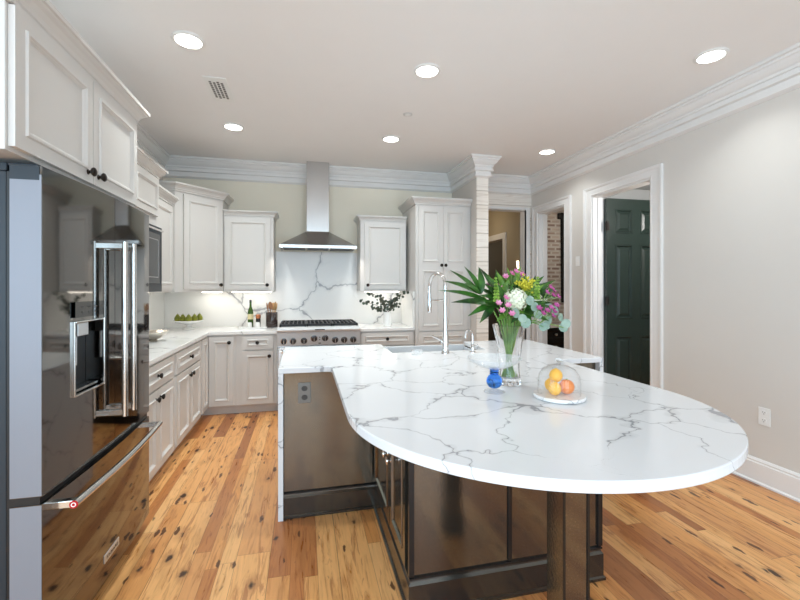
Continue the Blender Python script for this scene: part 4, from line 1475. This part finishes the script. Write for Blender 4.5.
def eucalyptus(leaves, label):
    root = stem_thing('eucalyptus_sprig', label, 'foliage')
    cs = [rel(*q) for q in leaves]
    pts = stem_to(root, cs[-1], 0.002)
    for c in cs:
        MB().roundleaf(c, random.uniform(0.020, 0.027), (random.uniform(-.4, .4), -1, random.uniform(0, .5))).obj('leaf', 'silverleaf', root, smooth=True)


eucalyptus([(0.03, -0.15, 1.375), (0.055, -0.15, 1.345), (0.085, -0.13, 1.305)], 'silvery round eucalyptus leaves in front of the white hydrangea')
eucalyptus([(-0.04, -0.14, 1.315), (-0.01, -0.15, 1.29), (0.02, -0.13, 1.265)], 'silvery eucalyptus leaves below the white hydrangea')
eucalyptus([(0.20, -0.04, 1.27), (0.17, -0.07, 1.245), (0.14, -0.09, 1.24)], 'silvery eucalyptus sprig hanging low at the right')
eucalyptus([(0.23, 0.0, 1.335), (0.265, 0.0, 1.315), (0.30, 0.0, 1.28), (0.325, -0.01, 1.245), (0.31, -0.01, 1.225)], 'silvery eucalyptus sprig reaching farthest right')


def bells(p0, p1, label):
    root = stem_thing('bells_of_ireland', label)
    a, b = rel(*p0), rel(*p1)
    stem_to(root, b, 0.003)
    m_ = MB()
    for i in range(8):
        c = a.lerp(b, i / 7)
        q_ = 1.0 - 0.55 * i / 7
        for k in range(4):
            an = k * PI / 2 + i * 0.8
            d_ = Vector((math.cos(an), math.sin(an), 0.5)).normalized()
            m_.tube([c, c + d_ * 0.007 * q_, c + d_ * 0.016 * q_], [0.002, 0.006 * q_, 0.009 * q_], 7, cap=False)
    m_.obj('bells', 'lime', root, smooth=True)


bells((-0.125, -0.11, 1.37), (-0.13, -0.11, 1.48), 'lime green bells of Ireland spike at the left of the bouquet')
bells((0.085, -0.12, 1.38), (0.09, -0.12, 1.485), 'lime green bells of Ireland spike right of the white hydrangea')


def goldenrod(c, label):
    root = stem_thing('goldenrod', label)
    c = rel(*c)
    stem_to(root, c, 0.0025)
    m_ = MB()
    for i in range(60):
        d_ = Vector((random.gauss(0, .024), random.gauss(0, .02), random.gauss(0, .02)))
        m_.tube([c - Vector((0, 0, 0.03)), c + d_], 0.0008, 4).ball(c + d_, 0.0055, 6)
    m_.obj('flower_head', 'yellow', root)


goldenrod((0.045, -0.08, 1.455), 'yellow green goldenrod tuft behind the white hydrangea')
goldenrod((0.10, 0.05, 1.42), 'yellow green goldenrod tuft half hidden at the back of the bouquet')

# cake stand
CS = thing('cake_stand', 'clear glass cake stand with a cobalt blue ball stem', 'cake stand', (0.883, 1.80, CT + 0.0005))
MB().lathe([(0, 0), (0.050, 0), (0.051, 0.003), (0.040, 0.007), (0.014, 0.013), (0.010, 0.018), (0, 0.018)], 32).obj('foot', 'plateglass', CS, smooth=True)
MB().lathe([(0, 0.0185), (0.015, 0.019), (0.028, 0.026), (0.036, 0.040), (0.0375, 0.052), (0.035, 0.064), (0.028, 0.076), (0.019, 0.083), (0.023, 0.087), (0.019, 0.091), (0.023, 0.095), (0.019, 0.099), (0.023, 0.103), (0.019, 0.107), (0.019, 0.110), (0, 0.110)], 28).obj('ball_stem', 'blueglass', CS, smooth=True)
MB().lathe([(0, 0.1105), (0.030, 0.1105), (0.07, 0.121), (0.115, 0.146), (0.128, 0.163), (0.125, 0.165), (0.110, 0.150), (0.07, 0.127), (0.03, 0.117), (0, 0.117)], 40).obj('plate', 'plateglass', CS, smooth=True)

# marble board with cloche
KX, KY = 1.120, 1.635
bo = MB().lathe([(0, 0), (0.103, 0), (0.111, 0.004), (0.113, 0.012), (0.110, 0.018), (0, 0.018)], 48).obj('serving_board', 'marble', loc=(KX, KY, CT + 0.0005), smooth=True)
tag(bo, 'round white marble board under the glass cloche', 'serving board')
CL = thing('cloche', 'clear glass cloche with a ball knob over the citrus fruit', 'cloche', (KX - 0.002, KY, CT + 0.0195))
o_, i_ = 0.0, 0.0025
pr = [(0.092, 0), (0.092, 0.055), (0.087, 0.085), (0.072, 0.110), (0.045, 0.126), (0.012, 0.1305), (0, 0.131)]
inn = [(0, 0.1285), (0.012, 0.128), (0.044, 0.1235), (0.070, 0.108), (0.0845, 0.084), (0.0895, 0.055), (0.0895, 0), (0.092, 0)]
MB().lathe(pr + inn, 48).obj('dome', 'thin', CL, smooth=True)
MB().lathe([(0, 0.1312), (0.006, 0.1315), (0.005, 0.137), (0.012, 0.143), (0.0145, 0.151), (0.012, 0.159), (0.005, 0.164), (0, 0.164)], 20).obj('knob', 'glass', CL, smooth=True)
zc = CT + 0.0195


def citrus(name, m, c, r, label, cat, lemon=True):
    root = thing(name, label, cat, (c[0], c[1], c[2] - r), 0, None)
    mb = MB()
    if lemon:
        pf = [(0, 0.0), (0.25, 0.04), (0.62, 0.25), (0.86, 0.6), (0.94, 1.0), (0.86, 1.4), (0.62, 1.75), (0.26, 1.97), (0.10, 2.06), (0, 2.08)]
    else:
        pf = [(0, 0.02)] + [(math.sin(PI * k / 12), 1 - math.cos(PI * k / 12)) for k in range(1, 12)] + [(0, 1.97)]
    mb.lathe([(a * r, b * r) for a, b in pf], 24)
    mb.obj('fruit', m, root, smooth=True, angle=80)
    MB().lathe([(0, 0), (0.004, 0.0), (0.003, 0.004), (0, 0.004)], 8).obj('stem_end', 'stem', root, loc=(0, 0, 1.98 * r))
    return root


citrus('lemon', 'lemon', (KX - 0.038, KY - 0.022, zc + 0.030), 0.030, 'yellow lemon at the front left inside the glass cloche', 'lemon')
citrus('orange', 'orange', (KX + 0.028, KY - 0.014, zc + 0.033), 0.033, 'small orange at the right inside the glass cloche', 'orange', False)
citrus('lemon', 'lemon', (KX - 0.012, KY + 0.044, zc + 0.031), 0.031, 'yellow lemon at the back inside the glass cloche', 'lemon')
citrus('lemon', 'lemon', (KX - 0.012, KY + 0.008, zc + 0.081), 0.031, 'yellow lemon lying on top of the others in the cloche', 'lemon')

# ------------------------------------------------------------------ things on the back worktops
# fruit stand with pears
FX_, FY_ = -1.325, 5.28
fs = thing('fruit_stand', 'white footed stand with green pears in the back left corner', 'fruit stand', (FX_, FY_, CT + 0.0005))
MB().lathe([(0, 0), (0.065, 0), (0.068, 0.006), (0.045, 0.016), (0.026, 0.035), (0.026, 0.05), (0.05, 0.062), (0, 0.062)], 28).obj('foot', 'white_ceramic', fs, smooth=True)
MB().lathe([(0, 0.0625), (0.05, 0.0625), (0.14, 0.085), (0.160, 0.100), (0.158, 0.108), (0.150, 0.108), (0.13, 0.094), (0.05, 0.076), (0, 0.076)], 36).obj('plate', 'white_ceramic', fs, smooth=True)
where = ['farthest left', 'second from the left', 'in the middle', 'second from the right', 'farthest right']
for i, (dx, dy) in enumerate([(0.97 * a + 0.243 * b, 0.243 * a - 0.97 * b) for a, b in ((-0.115, 0.0), (-0.061, 0.060), (0.0, 0.112), (0.061, 0.060), (0.115, 0.0))]):
    zz = CT + 0.0005 + 0.0925
    p = thing('pear', 'green pear on the white stand, ' + where[i], 'pear', (FX_ + dx, FY_ + dy, zz), 0, 'pears on the white stand')
    r = 0.037
    MB().lathe([(0, 0), (0.4 * r, 0.03 * r), (0.9 * r, 0.5 * r), (r, 1.0 * r), (0.85 * r, 1.5 * r), (0.5 * r, 2.0 * r), (0.32 * r, 2.35 * r), (0, 2.45 * r)], 16).obj('fruit', 'pear', p, smooth=True, angle=80)
    MB().tube([(0, 0, 2.4 * r), (0.003, 0, 2.75 * r)], 0.002, 6).obj('stem', 'twig', p)
# silver bowl beyond the refrigerator
sb = MB().lathe([(0, 0), (0.045, 0), (0.05, 0.008), (0.04, 0.014), (0.075, 0.03), (0.12, 0.062), (0.14, 0.09), (0.137, 0.091), (0.115, 0.066), (0.07, 0.036), (0, 0.024)], 36, mod=lambda a, z: 1 + 0.05 * math.cos(2 * a)).obj('silver_bowl', 'silver', loc=(-1.37, 4.20, CT + 0.0005), smooth=True)
tag(sb, 'hammered silver bowl on the left worktop beside the refrigerator', 'bowl')
# tray group
TX, TY = -0.60, 5.25
tr = MB().box(-0.16, -0.07, 0, 0.16, 0.07, 0.006).box(-0.16, -0.07, 0.006, 0.16, -0.062, 0.018).box(-0.16, 0.062, 0.006, 0.16, 0.07, 0.018).box(-0.16, -0.062, 0.006, -0.152, 0.062, 0.018).box(0.152, -0.062, 0.006, 0.16, 0.062, 0.018)
tag(tr.obj('tray', 'white_ceramic', loc=(TX, TY, CT + 0.0005), bevel=0.002), 'white rectangular tray with oil bottle left of the range', 'tray')
tz = CT + 0.007
bt = thing('oil_bottle', 'green olive oil bottle with cream label on the white tray', 'bottle', (TX - 0.035, TY + 0.035, tz))
MB().lathe([(0, 0), (0.030, 0), (0.033, 0.005), (0.033, 0.19), (0.028, 0.215), (0.014, 0.25), (0.012, 0.30), (0.014, 0.302), (0.014, 0.315), (0, 0.315)], 20).obj('glass_body', 'greenglass', bt, smooth=True)
MB().lathe([(0.0332, 0.10), (0.0337, 0.10), (0.0337, 0.165), (0.0332, 0.165), (0.0332, 0.10)], 20).obj('paper_label', 'label', bt)
MB().lathe([(0, 0.3155), (0.013, 0.3155), (0.013, 0.335), (0, 0.336)], 14).obj('cap', 'black', bt)
jr = thing('spice_jar', 'small dark jar with copper lid behind the white pots', 'jar', (TX + 0.055, TY + 0.03, tz))
MB().lathe([(0, 0), (0.026, 0), (0.028, 0.004), (0.028, 0.10), (0.024, 0.11), (0, 0.11)], 18).obj('jar_body', 'black', jr, smooth=True)
MB().lathe([(0, 0.1105), (0.028, 0.1105), (0.030, 0.115), (0.030, 0.150), (0.02, 0.158), (0, 0.158)], 18).obj('lid', 'copper', jr, smooth=True)
for dx, r, lab in ((-0.04, 0.030, 'white salt pot in front of the green oil bottle'), (0.048, 0.036, 'wider white salt pot in front of the copper-lidded jar')):
    o = MB().lathe([(0, 0), (r * 0.8, 0), (r, 0.01), (r * 0.92, 0.05), (r * 0.78, 0.066), (r * 0.70, 0.066), (r * 0.78, 0.048), (r * 0.8, 0.014), (0, 0.01)], 20).obj('salt_pot', 'white_ceramic', loc=(TX + dx, TY - 0.026, tz), smooth=True)
    tag(o, lab, 'pot')
# utensil crock
UX, UY = -0.39, 5.32
ck = MB().lathe([(0, 0), (0.068, 0), (0.071, 0.004), (0.071, 0.182), (0.068, 0.186), (0.063, 0.182), (0.062, 0.012), (0, 0.010)], 28).obj('utensil_crock', 'crock', loc=(UX, UY, CT + 0.0005), smooth=True)
tag(ck, 'dark marbled crock of wooden spoons left of the range', 'crock')
spoons = [(-0.045, 0.0, 0.30, 'wood2', 'brown wooden spoon leaning farthest left in the dark crock'), (-0.012, -0.03, 0.315, 'wood2', 'brown wooden spoon second from the left in the dark crock'),
          (0.012, 0.02, 0.30, 'wood', 'pale wooden spoon in the middle of the dark crock'), (0.034, -0.02, 0.31, 'wood', 'pale wooden spatula right of centre in the dark crock'),
          (0.046, 0.01, 0.295, 'wood', 'pale wooden spoon leaning farthest right in the dark crock')]
for i, (dx, dy, hz, mm, lab) in enumerate(spoons):
    s = thing('wooden_spoon', lab, 'spoon', (UX + 0.3 * dx, UY + 0.3 * dy, CT + 0.0125), 0, 'utensils in the dark crock')
    top = Vector((dx, dy, hz - 0.02))
    MB().tube([(0, 0, 0.004), top * 0.8], [0.006, 0.006], 8).obj('handle', mm, s, smooth=True)
    dirv = top.normalized()
    rot = dirv.to_track_quat('Z', 'Y').to_euler()
    hdm = MB().ball((0, 0, 0), 0.033, 14, (0.9, 0.3, 1.45) if i != 3 else (0.85, 0.16, 1.6))
    hdm.obj('spoon_head', mm, s, smooth=True, loc=tuple(top * 0.88), rot=tuple(rot))
# white vase with dark eucalyptus
EX, EY = 1.03, 5.10
vz = MB().lathe([(0, 0), (0.046, 0), (0.050, 0.004), (0.050, 0.15), (0.046, 0.175), (0.048, 0.185), (0.043, 0.185), (0.042, 0.17), (0.044, 0.15), (0.044, 0.012), (0, 0.010)], 28).obj('white_vase', 'white_ceramic', loc=(EX, EY, CT + 0.0005), smooth=True)
tag(vz, 'white cylinder vase of dark branches right of the range', 'vase')
brs = [((-0.33, -0.02, 0.30), 'dark leafy branch reaching farthest left from the white vase'), ((-0.22, 0.0, 0.41), 'dark leafy branch rising to the upper left from the white vase'),
       ((-0.20, -0.05, 0.22), 'dark leafy branch drooping low to the left of the white vase'), ((-0.08, 0.03, 0.36), 'dark leafy branch standing almost upright, leaning left'),
       ((0.06, -0.02, 0.33), 'dark leafy branch standing almost upright, leaning right'), ((0.15, 0.0, 0.37), 'dark leafy branch rising to the upper right from the white vase'),
       ((0.225, -0.05, 0.41), 'dark leafy branch reaching farthest right from the white vase'), ((0.13, -0.06, 0.26), 'dark leafy branch drooping right over the white vase rim')]
for i, (tp, lab) in enumerate(brs):
    r_ = thing('eucalyptus_branch', lab, 'branch', (EX, EY, CT + 0.0125), 0, 'dark branches in the white vase')
    t = Vector(tp)
    pts = smooth_path([(0, 0, 0.003), (t.x * 0.08, t.y * 0.08, 0.17), (t.x * 0.5, t.y * 0.5, 0.17 + (t.z - 0.17) * 0.75), t], 6)
    MB().tube(pts, 0.0025, 5).obj('stem', 'twig', r_)
    m_ = MB()
    for k in range(8, len(pts)):
        for s in range(1 + (k % 3 == 0)):
            off = Vector((random.uniform(-.03, .03), random.uniform(-.02, .02), random.uniform(-.03, .03)))
            m_.roundleaf(Vector(pts[k]) + off, random.uniform(0.013, 0.021), (random.uniform(-.9, .9), -0.8, random.uniform(-.4, .6)), 8)
    m_.obj('leaves', 'darkleaf', r_)

# ------------------------------------------------------------------ ceiling fittings
LP = [((-0.724, 2.88), 'recessed ceiling light nearest the refrigerator, left of the vent'), ((-0.68, 4.33), 'recessed ceiling light over the left base cabinets near the corner'),
      ((0.88, 2.885), 'recessed ceiling light over the middle of the island'), ((0.907, 4.30), 'recessed ceiling light in front of the range hood'),
      ((2.776, 4.29), 'recessed ceiling light before the hallway opening'), ((2.722, 2.255), 'recessed ceiling light nearest the camera by the right wall')]
first = None
for (x, y), lab in LP:
    if first is None:
        first = thing('downlight', lab, 'ceiling light', (x, y, CH), 0, 'recessed ceiling lights')
        MB().lathe([(0.078, -0.001), (0.100, -0.001), (0.101, -0.005), (0.096, -0.009), (0.080, -0.012), (0.078, -0.001)], 40).obj('trim_ring', 'plate', first, smooth=True)
        MB().lathe([(0, -0.0015), (0.0775, -0.0015), (0.0775, -0.005), (0, -0.006)], 40).obj('lens', 'lamp', first)
    else:
        dup(first, (x, y, CH), None, lab)
    area('downlight_beam', (x, y, CH - 0.02), (0, 0, 0), 0.14, 0.14, (9.0 if x < 0 else 8.0) if x < 2 else 3.8, (0.93, 1, 1.0), 'DISK', math.radians(120))
vt = thing('ceiling_vent', 'white ceiling air vent with a patterned grille', 'vent', (-0.665, 3.55, CH))
MB().box(-0.085, -0.21, -0.006, 0.085, 0.21, -0.0005).obj('frame', 'plate', vt, bevel=0.003)
m = MB()
for i in range(4):
    for j in range(9):
        x, y = -0.042 + i * 0.028, -0.135 + j * 0.032 + (0.014 if i % 2 else 0)
        m.box(x - 0.009, y - 0.010, -0.0072, x + 0.009, y + 0.010, -0.0061)
m.obj('grille', 'slot', vt)
sp_ = thing('sprinkler', 'small round white sprinkler cover on the ceiling near the hood', 'sprinkler', (0.93, 3.66, CH))
MB().lathe([(0, -0.012), (0.022, -0.011), (0.026, -0.007), (0.026, -0.004), (0, -0.004)], 24).obj('cover', 'plate', sp_, smooth=True)
MB().lathe([(0.030, -0.0005), (0.044, -0.0005), (0.044, -0.004), (0.030, -0.006), (0.030, -0.0005)], 24).obj('ring', 'badge', sp_, smooth=True)


# ------------------------------------------------------------------ wall plates
def outlet(label, loc, rotz, m='plate'):
    """faces local -y"""
    o = thing('outlet', label, 'outlet', loc, rotz)
    MB().box(-0.04, -0.006, -0.064, 0.04, -0.0006, 0.064).obj('plate', m, o, bevel=0.003)
    for z in (-0.028, 0.028):
        s = MB().prism([(0.019 * math.cos(a), 0.0165 * math.sin(a)) for a in [2 * PI * k / 20 for k in range(20)]], 0, 0.002).obj('socket', 'slot' if m == 'greyplate' else m, o, loc=(0, -0.0062, z), rot=(PI / 2, 0, 0))
        MB().box(-0.0085, 0.001, 0.0021, -0.0055, 0.010, 0.0026).box(0.0055, 0.001, 0.0021, 0.0085, 0.010, 0.0026).box(-0.003, -0.010, 0.0021, 0.003, -0.005, 0.0026).obj('slots', 'slot', s)
    return o


outlet('white duplex outlet low on the long right wall', (XR, 2.29, 0.50), -PI / 2)
outlet('grey duplex outlet on the left black end panel of the island', (0.003, 2.65, 0.775), 0, 'greyplate')
sw = thing('light_switch', 'white rocker switch on the wall between the two right doorways', 'switch', (XR, 4.37, 1.755), -PI / 2)
MB().box(-0.037, -0.006, -0.06, 0.037, -0.0006, 0.06).obj('plate', 'plate', sw, bevel=0.003)
MB().box(-0.016, -0.009, -0.033, 0.016, -0.0062, 0.033).obj('rocker', 'plate', sw, bevel=0.002)

# ------------------------------------------------------------------ beyond the doorways
bc = thing('bar_cabinet', 'black drawer chest against the brick wall through the narrow doorway', 'cabinet', (4.05, 5.72, 0))
MB().box(-0.45, 0, 0, 0.45, 0.39, 0.80).obj('body', 'blackwood', bc)
MB().box(-0.47, -0.02, 0.8005, 0.47, 0.39, 0.83).obj('top', 'white_ceramic', bc)
for i in range(4):
    d = MB().panel(0.86, 0.17, 0.015, [(0.03, 0.03, 0.83, 0.14)], [(0.004, -0.011), (0.01, -0.008)]).obj('drawer', 'blackwood', bc, loc=(-0.43, -0.0006, 0.04 + i * 0.19))
    add_knob(d, 0.22, 0.085, 'chrome', -0.0155)
m = MB().box(-0.05, -0.03, 0, 0.07, -0.001, 1.5).box(-0.12, -0.03, 1.40, -0.05, -0.001, 1.5)
tag(m.obj('wall_frame', 'blackwood', loc=(4.27, 6.12, 1.18), bevel=0.01), 'black upright frame hung on the brick wall', 'frame')
sc = thing('wall_sconce', 'small glowing sconce on the beige hallway wall', 'lamp', (3.45, 6.02, 1.80))
MB().box(-0.02, -0.03, -0.08, -0.0005, 0.03, 0.08).obj('back_plate', 'bronze', sc)
MB().lathe([(0.03, -0.06), (0.045, 0.06), (0.043, 0.06), (0.028, -0.06), (0.03, -0.06)], 16, -0.06, 0).obj('shade', 'sconce', sc)
l = bpy.data.lights.new('hall_light', 'POINT')
l.energy = 6
l.color = (1, 0.85, 0.62)
l.shadow_soft_size = 0.1
o = bpy.data.objects.new('hall_light', l)
o.location = (2.8, 6.9, 2.5)
COL.objects.link(o)
for nm, lc, e, c in (('utility_fill', (3.75, 3.0, 2.3), 32, (1, 0.97, 0.93)), ('bar_fill', (4.3, 5.1, 2.4), 10, (1, 0.92, 0.82)), ('hall_room_fill', (4.0, 7.2, 2.3), 7, (1, 0.9, 0.75))):  # unseen point lamps added to brighten the rooms past the doorways
    l = bpy.data.lights.new(nm, 'POINT')
    l.energy = e
    l.color = c
    l.shadow_soft_size = 0.12
    o = bpy.data.objects.new(nm, l)
    o.location = lc
    COL.objects.link(o)
